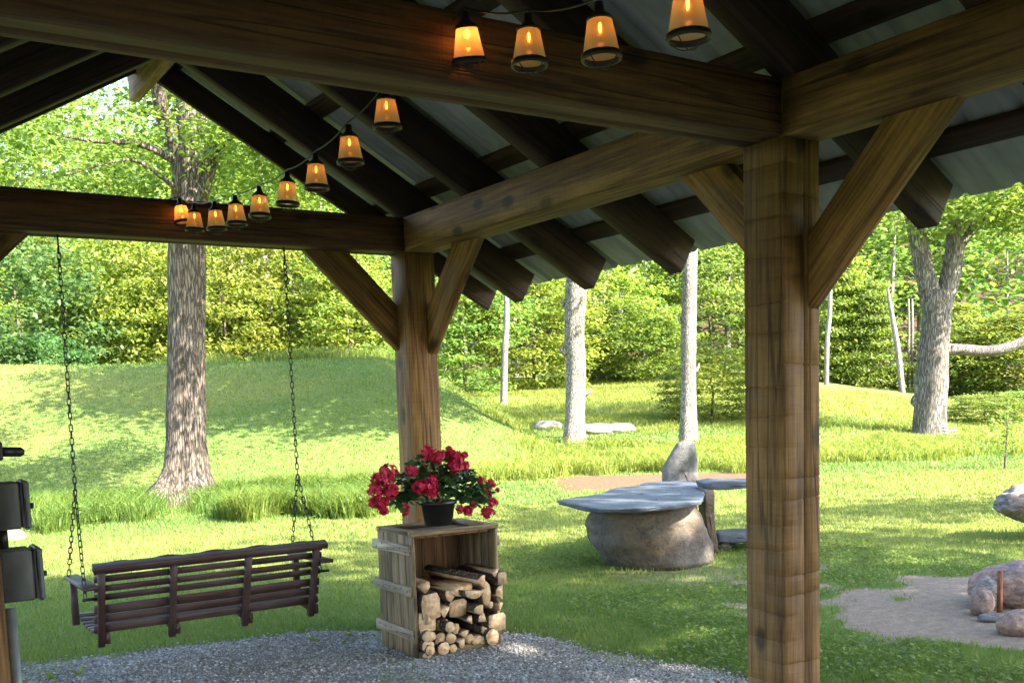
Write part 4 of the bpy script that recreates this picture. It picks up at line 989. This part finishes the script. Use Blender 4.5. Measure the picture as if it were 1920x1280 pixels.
# slab-like stones: extruded outlines with rough faces
def slabstone(name, label, outline, v, thick, mat, cat='stone', parent=None, rough=.012, sub=5):
    """outline in picture at forward distance v; extruded away from the viewer by thick"""
    P = np.array([far(a, b_, v) for a, b_ in outline]); P = densify(P, sub); n = len(P); cen = P.mean(0); back = np.array([FW[0], FW[1], 0.]) * thick
    rr = []
    for f_, o_ in ((.01, -.012), (.3, -.01), (.7, -.008), (.93, 0), (1, .10), (1.01, .5), (1, .9), (.93, 1), (.6, 1.02), (.01, 1.02)):
        q = cen + (P - cen) * f_ + back * o_; q = q + (np.stack([fbm(q[:, 0] * 6, q[:, 1] * 6, q[:, 2] * 6 + s_, 3) for s_ in (0, 9, 18)], 1) - .5) * rough * 2; rr.append(q)
    V = np.concatenate(rr); m = len(rr)
    i, j = np.meshgrid(np.arange(m - 1), np.arange(n), indexing='ij'); i = i.ravel(); j = j.ravel(); j2 = (j + 1) % n
    F = [np.stack([i * n + j, i * n + j2, (i + 1) * n + j2, (i + 1) * n + j], 1), np.arange(n)[None], (np.arange(n) + (m - 1) * n)[::-1][None]]
    if parent is None: return mono(name, V, F, mat, (cen[0], cen[1], V[:, 2].min()), label, cat)
    return part(name, V, F, mat, parent, label=label)
slabstone('standing_stone', 'upright grey granite stone behind the slate slab', [(1245, 1000), (1245, 880), (1262, 848), (1272, 832), (1284, 826), (1304, 829), (1307, 860), (1308, 900), (1309, 1000)], 10.4, .16, M_GRANITE)
g0 = gp(1352, 1034)
SB = thing('stone_bench', 'low stone bench of stacked slabs behind the near post', 'bench', tuple(g0))
slabstone('upper_slab', None, [(1318, 907), (1340, 903), (1400, 902), (1470, 900), (1473, 912), (1400, 915), (1345, 919), (1322, 917)], 9.1, .4, M_SLATE, parent=SB)
slabstone('leg', 'dark brown upright stone leg', [(1320, 917), (1340, 919), (1341, 960), (1343, 1000), (1349, 1040), (1330, 1042), (1326, 1000), (1322, 960)], 9.05, .34, M_BOULDER, parent=SB)
slabstone('leg', None, [(1440, 915), (1462, 913), (1464, 1035), (1438, 1035)], 9.15, .34, M_DRIFT, parent=SB)
slabstone('lower_slab', None, [(1344, 1001), (1400, 998), (1437, 998), (1437, 1017), (1400, 1018), (1346, 1016)], 9.12, .3, M_SLATE, parent=SB)
for k, (a, b_, s_, lb) in enumerate(((1356, 1030, .09, 'small broken stone by the foot of the stone bench'), (1372, 1026, .07, 'second small stone under the lower slab of the stone bench'))):
    p = gp(a, b_); rock('stone', lb, p + [0, 0, s_ * .25], (s_, s_ * .8, s_ * .6), 20 + k, M_DRIFT, .25, 1.5, .4, hi=False, cat='stone')
# right-hand boulder that overhangs
p = gp(1925, 1022); 
def over(P):
    z = P[:, 2]; Q = P.copy(); s = np.interp(z, [-1, -.3, .2, .6, 1], [.35, .55, .95, 1.05, .8]); Q[:, 0] = Q[:, 0] * s + np.interp(z, [-1, 0, 1], [.12, .0, -.12]); Q[:, 1] *= s; return Q
rock('boulder', 'weathered overhanging rock cut off at the right edge above the fire pit', p + np.array([RT[0], RT[1], 0]) * .46 + np.array([FW[0], FW[1], 0]) * .35 + [0, 0, .235], (.60, .42, .30), 11, M_DRIFT, .20, 2.0, .75, shape=over, rotz=ra)
# fire pit stones and iron stake
p = gp(1900, 1165)
rock('fire_stone', 'large pink fire pit rock with flat top at the right edge', gp(1905, 1150) + np.array([RT[0], RT[1], 0]) * .20 + np.array([FW[0], FW[1], 0]) * .30 + [0, 0, .11], (.35, .24, .175), 31, M_PINK, .16, 1.6, .35, rotz=ra + .1, cat='rock')
rock('fire_stone', 'small orange fire pit stone at the left end of the pink rock', gp(1840, 1152) + [0, 0, .075], (.075, .075, .10), 35, M_PINK, .14, 1.6, .3, rotz=ra, hi=False)
rock('fire_stone', 'dark grey stone wedged behind the small orange one', gp(1852, 1140) + [0, 0, .085], (.10, .085, .115), 37, M_DRIFT, .18, 1.6, .4, rotz=ra + .6, hi=False)
rock('fire_stone', 'flat pale stone lying at the foot of the iron stake', gp(1866, 1163) + [0, 0, .015], (.11, .06, .035), 39, M_GRANITE, .16, 1.6, .2, rotz=ra, hi=False)
rock('fire_stone', 'brown fire pit stone in front at the right edge', gp(1915, 1186) + [0, 0, .05], (.15, .11, .085), 43, M_PINK, .16, 1.6, .3, rotz=ra + .3, hi=False)
p = gp(1874, 1150); V, F = lathe([(.001, .27), (.014, .27), (.0165, .266), (.0165, -.05), (.011, -.05)], 16, p); mono('iron_stake', V, F, M_RUST, tuple(p), 'rusty iron stake standing among the fire pit rocks', 'stake', smooth=True)
p = gp(28, 1012); rock('stone', 'small pinkish stone on the lawn behind the outlet boxes', p + [0, 0, .03], (.13, .1, .09), 51, M_PINK, .2, 1.5, .3, hi=False, cat='stone')
for k, (a, b_, s_, lb) in enumerate(((1122, 812, .75, 'pale flat rock in the weeds right of the middle trunk'), (1158, 819, .5, 'second pale flat rock further right in the weeds'), (1028, 790, .45, 'pale flat rock in the weeds left of the middle trunk'))):
    v_ = 27.5 if k < 2 else 29; p = far(a, b_, v_); p[2] = tz(p[0], p[1]); rock('pale_rock', lb, p + [0, 0, .06], (s_, s_ * .6, .19), 61 + k, M_PALE, .25, 1.4, .3, rotz=ra, hi=False)

# ------------------------------------------------------------------ trees
def spline(P, m):
    P = np.array(P, float); t_ = np.linspace(0, len(P) - 1, m); i = np.clip(t_.astype(int), 0, len(P) - 2); f = (t_ - i)[:, None]
    p0 = P[np.clip(i - 1, 0, None)]; p1 = P[i]; p2 = P[i + 1]; p3 = P[np.clip(i + 2, None, len(P) - 1)]
    return .5 * ((2 * p1) + (-p0 + p2) * f + (2 * p0 - 5 * p1 + 4 * p2 - p3) * f ** 2 + (-p0 + 3 * p1 - 3 * p2 + p3) * f ** 3)
def limb(name, pts, rads, mat, parent, n=12, noise=.12, seed=0, m=None, nf=3.0):
    m = m or max(8, len(pts) * 5); path = spline(pts, m); r = np.interp(np.linspace(0, 1, m), np.linspace(0, 1, len(rads)), rads)
    V, F = tube(path, r, n, True, noise, nf, seed); return part(name, V, F, mat, parent, True)
def crown_pts(K, cen, rad, shell=.35, gaps=.42, seed=0.0, low=-1.0):
    """clump centres inside an uneven ellipsoid"""
    out = []
    while len(out) < K:
        d = rng.normal(0, 1, 3); d /= np.linalg.norm(d); 
        if d[2] < low: continue
        r = shell + (1 - shell) * rng.random() ** .5
        bulge = .72 + .56 * float(fbm(d[0] * 1.8 + seed, d[1] * 1.8, d[2] * 1.8 + seed))
        p = np.array(cen) + d * np.array(rad) * r * bulge
        if float(fbm(p[0] * .5 + seed, p[1] * .5, p[2] * .6, 2)) < gaps - .1: continue
        out.append(p)
    return np.array(out)
def foliage(C, per, spread, size, flat=.35, vs=.45, droop=.25):
    n = len(C) * per; c = np.repeat(C, per, 0); d = rng.normal(0, 1, (n, 3)); sp = np.repeat(rng.uniform(.6, 1.4, len(C)), per)[:, None] * spread
    P = c + d * sp * [1, 1, vs]
    L = size * rng.uniform(.65, 1.35, n); V, F = leaf_quads(P, L, L * .62, flat, 1.0, droop)
    ti = np.repeat(np.clip(np.repeat(rng.uniform(.1, .9, len(C)), per) + rng.normal(0, .16, n), 0, 1), 4)
    return V, F, ti

# big maple behind the swing
b0 = far(345, 946, 16.4); b0[2] = tz(b0[0], b0[1])
MT = thing('maple_tree', 'big maple with flared grey trunk standing behind the porch swing', 'tree', tuple(b0))
tr = [far(342, 1000, 16.4), far(342, 945, 16.4), far(347, 880, 16.4), far(349, 780, 16.4), far(350, 640, 16.4), far(350, 460, 16.4), far(356, 340, 16.4), far(362, 240, 16.4), far(355, 90, 16.5), far(350, -100, 16.6), far(365, -300, 16.6)]
path = spline(tr, 70); hz = path[:, 2] - b0[2]
r = np.interp(hz, [-.3, 0, .1, .25, .5, 1.0, 2.0, 3.6, 4.6, 6, 8, 12], [.82, .74, .60, .47, .37, .315, .285, .28, .27, .25, .18, .06])
V, F = tube(path, r, 40, True, .13, 2.6, 3)
ax_ = np.repeat(path, 40, 0); hh_ = V[:, 2] - b0[2]; th_ = np.arctan2(V[:, 1] - ax_[:, 1], V[:, 0] - ax_[:, 0])
lob = 1 + (.16 * np.cos(5 * th_ + .6) + .10 * np.cos(3 * th_ + 2) + .05 * np.cos(11 * th_)) * np.clip(1 - hh_ / 1.1, 0, 1) ** 1.3
V[:, :2] = ax_[:, :2] + (V[:, :2] - ax_[:, :2]) * lob[:, None]; part('trunk', V, F, M_BARK, MT, True)
L_ = [([(372, 400), (392, 330), (420, 250), (470, 120), (520, 0)], 16.1, [.10, .075, .06, .05, .04]), ([(345, 330), (318, 250), (300, 190), (285, 60), (250, -100)], 16.5, [.14, .13, .11, .09, .06]),
      ([(372, 300), (400, 280), (450, 262), (520, 255)], 15.6, [.06, .05, .035, .015]), ([(325, 300), (260, 270), (180, 265), (90, 250)], 16.0, [.06, .045, .03, .012]), ([(335, 360), (300, 330), (240, 300), (120, 330)], 15.8, [.045, .035, .02, .01])]
for k, (pp, v_, rd) in enumerate(L_): limb('limb', [far(a, b_, v_ - .3 * q) for q, (a, b_) in enumerate(pp)], rd, M_BARK, MT, 10, .12, k)
C = np.concatenate([crown_pts(230, b0 + [0, 0, 8.2], (5.2, 5.2, 3.6), .3, .45, 2), crown_pts(70, b0 + [-1.6, -.4, 5.6], (2.9, 2.2, 1.0), .1, .4, 5), crown_pts(60, b0 + [1.8, .5, 5.4], (2.6, 2.0, .9), .1, .4, 6), crown_pts(50, b0 + [1.9, -4.3, 6.3], (2.2, 1.8, 1.3), .1, .4, 9), crown_pts(26, b0 + [1.0, -2.4, 5.2], (1.2, 1.0, .6), .1, .4, 9)])
cu, cv = xy_uv(C[:, 0], C[:, 1]); bu, bv = xy_uv(b0[0], b0[1]); C = C[~((np.abs(cu / cv - bu / bv) < .038) & (cv < bv + .4) & (C[:, 2] < 8.5))]
V, F, T = foliage(C, 95, .40, .105, .4, .4); part('crown', V, [F], M_LEAF, MT, attrs={'tint': ('POINT', T)})

def pole_tree(label, name, pts, v_, rads, mat, crown=None, cmat=None, n=14, stub=None):
    b = far(*pts[0], v_); b[2] = tz(b[0], b[1]); P = [far(a, q, v_) for a, q in pts]; P[0] = np.array([b[0], b[1], b[2] - .1])
    E = thing(name, label, 'tree', tuple(b)); limb('trunk', P, rads, mat, E, n, .09, pts[0][0], 40, 4.0)
    if stub is not None:
        for s_ in stub: limb('knot', [far(a, q, v_) for a, q in s_[0]], s_[1], mat, E, 8, .2, 3)
    if crown is not None:
        for (off, rd, K, per, sz) in crown:
            C = crown_pts(K, P[-1] * 0 + np.array([b[0], b[1], 0]) + np.array(off) + [0, 0, b[2]], rd, .25, .42, b[0]); V, F, T = foliage(C, per, .5, sz, .4, .45); part('crown', V, [F], cmat, E, attrs={'tint': ('POINT', T)})
    return E
pole_tree('pale broken topped trunk with a knot left of the stone table', 'ash_tree', [(1078, 866), (1078, 780), (1080, 690), (1077, 620), (1081, 540), (1083, 520), (1086, 380), (1080, 200), (1085, 60)], 25.6, [.34, .24, .245, .25, .27, .275, .25, .2, .1], M_BARKP,
          [((-3.0, .6, 9.2), (4.6, 4.6, 3.0), 210, 70, .2)], M_LEAF, 18, [([(1062, 662), (1054, 655), (1052, 648)], [.10, .09, .03]), ([(1088, 742), (1103, 736), (1108, 728)], [.07, .055, .02]), ([(1070, 585), (1058, 574), (1052, 560)], [.07, .05, .02])])
pole_tree('straight pale trunk rising behind the upright granite stone', 'ash_tree', [(1291, 850), (1291, 760), (1291, 640), (1293, 520), (1295, 420), (1298, 200), (1300, 50)], 24.6, [.26, .185, .18, .17, .165, .13, .08], M_BARKP,
          [((-2.6, .5, 9.4), (4.2, 4.2, 3.0), 190, 70, .2), ((-2.9, -2.9, 9.4), (3.6, 3.2, 2.2), 150, 70, .2)], M_LEAF, 16, [([(1296, 700), (1307, 692), (1311, 682)], [.06, .045, .02]), ([(1286, 610), (1276, 602), (1273, 592)], [.06, .045, .02])])
pole_tree('thin pale trunk in the weeds at the end of the bank', 'birch_tree', [(943, 730), (947, 650), (950, 590), (948, 480), (955, 380)], 38, [.13, .12, .10, .09, .07], M_BARKD)
pole_tree('thin white dead trunk in front of the yellow green shrubs', 'birch_tree', [(520, 660), (512, 630), (505, 570), (497, 500), (493, 440), (490, 250)], 43, [.10, .11, .13, .15, .16, .12], M_BARKD)
pole_tree('leaning white dead trunk left of the forked tree', 'birch_tree', [(1692, 712), (1684, 660), (1674, 600), (1667, 560), (1664, 540)], 47, [.15, .13, .11, .08, .05], M_BARKD)
pole_tree('thin white trunk right beside the near post', 'birch_tree', [(1549, 690), (1551, 640), (1556, 580), (1556, 480)], 47, [.12, .11, .10, .08], M_BARKD)
for k, (x0, lb) in enumerate(((1703, 'thin pale stem just left of the forked trunk'), (1710, 'second thin pale stem nearest the forked trunk'))):
    pole_tree(lb, 'birch_tree', [(x0, 672), (x0 + 1, 620), (x0, 560)], 50, [.07, .06, .05], M_BARKD)
for k, (pp, rd, lb) in enumerate((([(1125, 600), (1130, 550), (1137, 505)], [.2, .17, .14], 'pale snag standing above the shrubs left of the leaning one'), ([(1163, 580), (1168, 540), (1180, 515), (1194, 498)], [.14, .13, .11, .06], 'leaning pale snag above the shrubs under the roof edge'), ([(1112, 600), (1114, 545)], [.14, .12], 'short pale snag beside the broken topped trunk'))):
    pole_tree(lb, 'dead_snag', [(pp[0][0], 690)] + pp, 52, [rd[0]] + rd, M_BARKD)

# forked tree on the right
v_ = 27.0; b0 = far(1743, 826, v_); b0[2] = tz(b0[0], b0[1])
FT = thing('forked_tree', 'old forked tree with a long horizontal limb right of the near post', 'tree', tuple(b0))
limb('trunk', [b0 - [0, 0, .15]] + [far(a, q, v_) for a, q in ((1743, 810), (1744, 770), (1746, 720), (1749, 660), (1754, 600), (1756, 565), (1758, 545))], [.50, .44, .41, .44, .38, .35, .38, .36], M_BARKF, FT, 22, .20, 5, 44, 1.6)
limb('limb', [far(a, q, v_) for a, q in ((1752, 590), (1745, 555), (1732, 500), (1720, 440), (1706, 380), (1690, 250), (1670, 100))], [.27, .27, .24, .22, .19, .13, .06], M_BARKF, FT, 16, .12, 7)
limb('limb', [far(a, q, v_) for a, q in ((1760, 590), (1772, 555), (1786, 500), (1792, 430), (1794, 380), (1800, 250), (1815, 80))], [.27, .27, .25, .22, .18, .13, .06], M_BARKF, FT, 16, .12, 9)
limb('limb', [far(a, q, v_) for a, q in ((1795, 470), (1815, 440), (1850, 405), (1868, 380), (1900, 330))], [.14, .13, .11, .09, .05], M_BARKF, FT, 12, .12, 11)
limb('limb', [far(a, q, v_) for a, q in ((1762, 655), (1800, 655), (1850, 658), (1895, 650), (1940, 628), (2000, 600))], [.16, .14, .135, .13, .11, .07], M_BARKF, FT, 12, .14, 13)
limb('burl', [far(a, q, v_) for a, q in ((1724, 760), (1716, 752), (1716, 740))], [.12, .14, .05], M_BARKF, FT, 10, .3, 3)
C = np.concatenate([crown_pts(60, far(1870, 385, 26.3), (2.6, 2.2, .75), .05, .4, 3), crown_pts(170, b0 + [.5, 0, 9.8], (5, 5, 3.2), .2, .45, 8)])
V, F, T = foliage(C, 58, .45, .19, .4, .42); part('crown', V, [F], M_LEAF, FT, attrs={'tint': ('POINT', T)})

# shrubs and trees along the far edge of the clearing: shared crown meshes, each its own thing
def crown_mesh(name, kind, K, per, size, mat):
    if kind == 'round': C = crown_pts(K, (0, 0, .52), (.5, .5, .5), .45, .40, rng.uniform(0, 30))
    elif kind == 'tier':
        C = crown_pts(K, (0, 0, .5), (.5, .5, .52), .5, .36, rng.uniform(0, 30)); C[:, 2] = np.round(C[:, 2] * 11) / 11 + rng.normal(0, .008, len(C))
    else:
        z_ = rng.random(K) ** 1.3; a = rng.uniform(0, 6.28, K); rr = (1 - z_) * .42 * rng.uniform(.5, 1.1, K) + .02; z_ = np.round(z_ * 9 + .25 * np.sin(a * 2)) / 9; C = np.stack([np.cos(a) * rr, np.sin(a) * rr, z_ * .96 + .02], 1)
    V, F, T = foliage(C, per, .055, size, .35, .35, .5 if kind == 'cone' else .3)
    return mkmesh(name, V, [F], mat, attrs={'tint': ('POINT', T)})
CMS = {}
for kd in ('round', 'tier', 'cone'):
    for mk, mt in (('y', M_LEAFY), ('g', M_LEAF), ('b', M_LEAFB), ('d', M_LEAFD)):
        if (kd, mk) in (('cone', 'd'), ('cone', 'b')): continue
        CMS[kd, mk] = [crown_mesh('crown', kd, 300, 44, .032, mt) for _ in range(1)]
def shrub(name, label, px, v_, w_, h_, kd, mk, cat='shrub', group='shrubs along the far edge of the clearing', sink=.3, zb=None):
    b = far(px, 700, v_); z_ = tz(b[0], b[1]) if zb is None else zb
    E = thing(name, label, cat, (b[0], b[1], z_), group)
    c = add('crown', random.choice(CMS[kd, mk]), E); c.scale = (w_, w_, h_); c.location = (0, 0, -sink); c.rotation_euler = (0, 0, rng.uniform(0, 6.28))
    V, F = tube([(b[0], b[1], z_ - .2), (b[0] + .1, b[1], z_ + h_ * .3), (b[0], b[1] + .1, z_ + h_ * .65)], [.04 * w_ * .4, .03 * w_ * .4, .01 * w_ * .4], 7); part('trunk', V, F, M_BARK, E, True)
SH = [('blue green leafy tree at the left edge above the bank', 40, 38, 6.5, 7.5, 'round', 'b'), ('low blue green bush beside the left swing chain', 100, 37, 3.2, 3.4, 'round', 'b'),
      ('tall yellow green shrub right of the left swing chain', 205, 42, 6.5, 8.5, 'tier', 'y'), ('yellow green shrub left of the maple trunk', 285, 41, 5.0, 7.0, 'tier', 'y'),
      ('yellow green shrub right of the maple trunk', 425, 41, 5.2, 7.2, 'tier', 'y'), ('layered yellow green shrub beside the thin white dead trunk', 560, 44, 6.5, 8.0, 'tier', 'y'),
      ('green shrub left of the far post under its brace', 655, 42, 5.5, 6.2, 'tier', 'y'), ('low bush on the bank at the left of the far post', 700, 39, 3.0, 2.6, 'round', 'g'),
      ('dark green layered shrub right of the far post', 870, 44, 5.8, 6.6, 'tier', 'g'), ('green shrub between the thin pale trunk and the broken topped trunk', 1000, 47, 6.2, 6.6, 'tier', 'y'),
      ('tall bright shrub right of the broken topped trunk', 1150, 52, 6.5, 7.0, 'tier', 'y'), ('rounded grey green bush in the middle of the treeline', 1205, 49, 5.2, 4.2, 'round', 'g'),
      ('green shrub behind the straight pale trunk', 1330, 53, 6.5, 7.5, 'tier', 'g'), ('round yellow green bush at the foot of the straight pale trunk', 1332, 30, 3.1, 2.5, 'tier', 'y'),
      ('pointed young tree just right of the near post', 1590, 50, 5.0, 6.2, 'cone', 'y'), ('second pointed young tree right of the near post', 1640, 49, 4.4, 5.2, 'cone', 'g'),
      ('bushy green shrub left of the forked tree base', 1545, 52, 5.0, 5.0, 'tier', 'y'), ('bright green shrub right of the forked trunk', 1800, 50, 5.2, 4.6, 'cone', 'y'),
      ('leafy shrub under the long horizontal limb', 1860, 48, 6.0, 4.4, 'tier', 'g'), ('shrub at the right edge below the long limb', 1925, 47, 5.5, 4.4, 'tier', 'y'),
      ('dark low bush beside the sapling', 1845, 31, 2.4, 1.25, 'tier', 'g'), ('dark low bush at the right edge behind the sapling', 1925, 32, 2.4, 1.3, 'tier', 'g')]
for lb, px, v_, w_, h_, kd, mk in SH: shrub('shrub', lb, px, v_, w_, h_, kd, mk)
# forest on the slope behind: one mass
FV = []; FF = []; FT_ = {'y': [], 'g': [], 'd': []}; cnt = {'y': 0, 'g': 0, 'd': 0}; acc = {'y': [], 'g': [], 'd': []}; accF = {'y': [], 'g': [], 'd': []}
trunks = []
k = 0
for row, v_ in enumerate((57, 63, 70, 78, 88, 100, 114)):
    for s_ in np.arange(-.85, .86, 5.0 / v_):
        s = s_ + rng.uniform(-.4, .4) * 4.0 / v_; vv = v_ + rng.uniform(-3, 3); x_, y_ = uv_xy(s * vv, vv); z_ = tz(x_, y_)
        h_ = rng.uniform(8, 13) * (1.0 if row < 5 else 1.25); w_ = rng.uniform(5.5, 8.5); mk = rng.choice(['y', 'g', 'd'], p=[.34, .36, .30] if row else [.30, .30, .40])
        K = 50 if abs(s) < .56 else 22; per = 30; lf = rng.uniform(.6, 1.35)
        if rng.random() < .2:
            mk = 'd'; a_ = rng.uniform(0, 6.28, K); zz_ = rng.random(K) ** 1.2; rr_ = (1 - zz_) * w_ * .36 * rng.uniform(.3, 1.1, K) + .1
            C = np.stack([x_ + np.cos(a_) * rr_, y_ + np.sin(a_) * rr_, z_ + h_ * (.1 + 1.0 * zz_)], 1); V, F, T = foliage(C, per + 16, .6, .30 * lf, .3, .25, .9)
            acc[mk].append(V); accF[mk].append(F + cnt[mk]); FT_[mk].append(T * .5); cnt[mk] += len(V)
            trunks.append(tube([(x_, y_, z_ - .3), (x_, y_, z_ + h_ * .5), (x_, y_, z_ + h_ * 1.05)], [.18, .12, .02], 6)); continue
        C = crown_pts(K, (x_, y_, z_ + h_ * .62), (w_ / 2, w_ / 2, h_ * .42), .45, .4, rng.uniform(0, 40)); V, F, T = foliage(C, per, .75, .42 * lf if v_ < 80 else .55 * lf, .4, .4)
        acc[mk].append(V); accF[mk].append(F + cnt[mk]); FT_[mk].append(T); cnt[mk] += len(V)
        if abs(s) < .55:
            trunks.append(tube([(x_, y_, z_ - .3), (x_ + rng.normal(0, .2), y_, z_ + h_ * .4), (x_ + rng.normal(0, .4), y_, z_ + h_ * .9)], [.17, .14, .04], 6))
V = np.concatenate([np.concatenate(acc[m]) for m in 'ygd']); n1, n2 = cnt['y'], cnt['y'] + cnt['g']
Fs = [np.concatenate(accF['y']), np.concatenate(accF['g']) + n1, np.concatenate(accF['d']) + n2]; T = np.concatenate([np.concatenate(FT_[m]) for m in 'ygd'])
tv, tf = merge(trunks); tf4 = np.concatenate([f_ for f_ in tf if f_.shape[1] == 4]) + len(V)
F = np.concatenate(Fs + [tf4]); fm = np.concatenate([np.full(len(f_), q) for q, f_ in enumerate(Fs + [tf4])])
me = mkmesh('forest', np.concatenate([V, tv]), F, [M_LEAFY, M_LEAF, M_LEAFD, M_BARKP], fm, attrs={'tint': ('POINT', np.concatenate([T, np.zeros(len(tv))]))})
o = add('forest', me); tag(o, 'dense leafy forest covering the slope behind the clearing', 'forest', kind='stuff')

# sapling, slatted seat and plank on the right
p = far(1883, 896, 17.2); p[2] = tz(p[0], p[1])
SP = thing('sapling', 'slender young tree with sparse leaves on the right lawn', 'tree', tuple(p))
limb('trunk', [p - [0, 0, .05]] + [far(a, q, 17.2) for a, q in ((1885, 860), (1887, 830), (1889, 790), (1888, 765))], [.022, .018, .015, .01, .005], M_BARK, SP, 8, .05)
for k, pp in enumerate((((1887, 835), (1870, 828), (1858, 826)), ((1888, 820), (1905, 808), (1918, 806)), ((1888, 800), (1875, 785), (1868, 772)), ((1889, 795), (1900, 780), (1908, 770)))): limb('branch', [far(a, q, 17.2) for a, q in pp], [.008, .006, .003], M_BARK, SP, 6, 0)
C = np.array([far(a, q, 17.2 + rng.uniform(-.25, .25)) for a, q in rng.normal((1888, 800), (22, 22), (60, 2))]); V, F, T = foliage(C, 5, .06, .07, .5, .8); part('crown', V, [F], M_LEAF, SP, attrs={'tint': ('POINT', T)})
g0 = far(1790, 828, 24.5); g0[2] = tz(g0[0], g0[1])
ST = thing('slatted_seat', 'small slatted wooden seat beside the base of the forked tree', 'seat', tuple(g0))
for k in range(5):
    a = g0 + np.array([RT[0], RT[1], 0]) * -.22 + [0, 0, .08 + .075 * k]; b_ = a + np.array([RT[0], RT[1], 0]) * .34
    timber('slat', a + np.array([FW[0], FW[1], 0]) * .05 * k, b_ + np.array([FW[0], FW[1], 0]) * .05 * k, .05, .03, (0, 0, 1), M_BATTEN, ST, wob=.001, b=.003)
for q in (-.17, .07):
    a = g0 + np.array([RT[0], RT[1], 0]) * q; timber('leg', a + [0, 0, -.03], a + np.array([FW[0], FW[1], 0]) * .24 + [0, 0, .40], .03, .04, (0, 0, 1), M_BATTEN, ST, wob=.001, b=.003)
a = far(1797, 829, 23.5); b_ = far(1826, 829, 23.5); zz = tz(a[0], a[1]) + .06
pl = thing('plank', 'pale plank lying on the grass by the forked tree', 'plank', tuple((a + b_) / 2 * [1, 1, 0] + [0, 0, zz - .06])); timber('board', (a[0], a[1], zz), (b_[0], b_[1], zz), .14, .04, (0, 0, 1), M_BATTEN, pl, wob=.001, b=.003)
# leafy weeds on the gravel
for k, (a, b_, s_, lb) in enumerate(((590, 1205, .05, 'bright green weed with an upright leaf at the gravel edge under the swing'), (147, 1268, .05, 'yellow green weed sprouting in the gravel by the left post'), (100, 1276, .045, 'broad leaved weed at the bottom left in the gravel'), (655, 1196, .035, 'small weed in the gravel left of the crate'))):
    p = gp(a, b_) + [0, 0, .012]; n = 9; C = np.repeat(p[None], n, 0) + rng.normal(0, .006, (n, 3)) * [1, 1, 0]; V, F = leaf_quads(C, s_ * rng.uniform(.7, 1.5, n), s_ * .5, .3, 1.0, -.9); mono('weed', V, [F], M_LEAFY, tuple(p), lb, 'weed', attrs={'tint': ('POINT', rng.random(4 * n))})

# leafy trees outside the frame whose shade dapples the lawn
shade_tree_per = 60
def shade_tree(px, py_, v2, label, h_, w_, K):
    x_, y_ = px, py_; z_ = tz(x_, y_); E = thing('leafy_tree', label, 'tree', (x_, y_, z_), 'trees around the shelter')
    limb('trunk', [(x_, y_, z_ - .2), (x_ + .1, y_, z_ + h_ * .35), (x_, y_ + .2, z_ + h_ * .85)], [.32, .24, .06], M_BARK, E, 14, .1, x_)
    C = crown_pts(K, (x_, y_, z_ + h_ * .68), (w_, w_, h_ * .33), .25, .46, x_); V, F, T = foliage(C, shade_tree_per, .55, .26, .45, .5); part('crown', V, [F], M_LEAF, E, attrs={'tint': ('POINT', T)})
shade_tree(9.5, -6.5, 0, 'tall leafy tree standing right of the shelter beyond the fire pit', 12, 4.8, 56)
shade_tree(3.0, -15.0, 0, 'tall leafy tree standing behind the viewer', 14, 5.0, 170)
shade_tree(4.8, -8.2, 0, 'leafy tree standing right behind the viewer beside the shelter', 12, 4.4, 150)
shade_tree(4.6, -10.8, 0, 'second leafy tree standing behind the viewer on the right', 15, 2.8, 150)
shade_tree(-4.0, -13.0, 0, 'leafy tree standing left behind the viewer', 12, 4.8, 150)
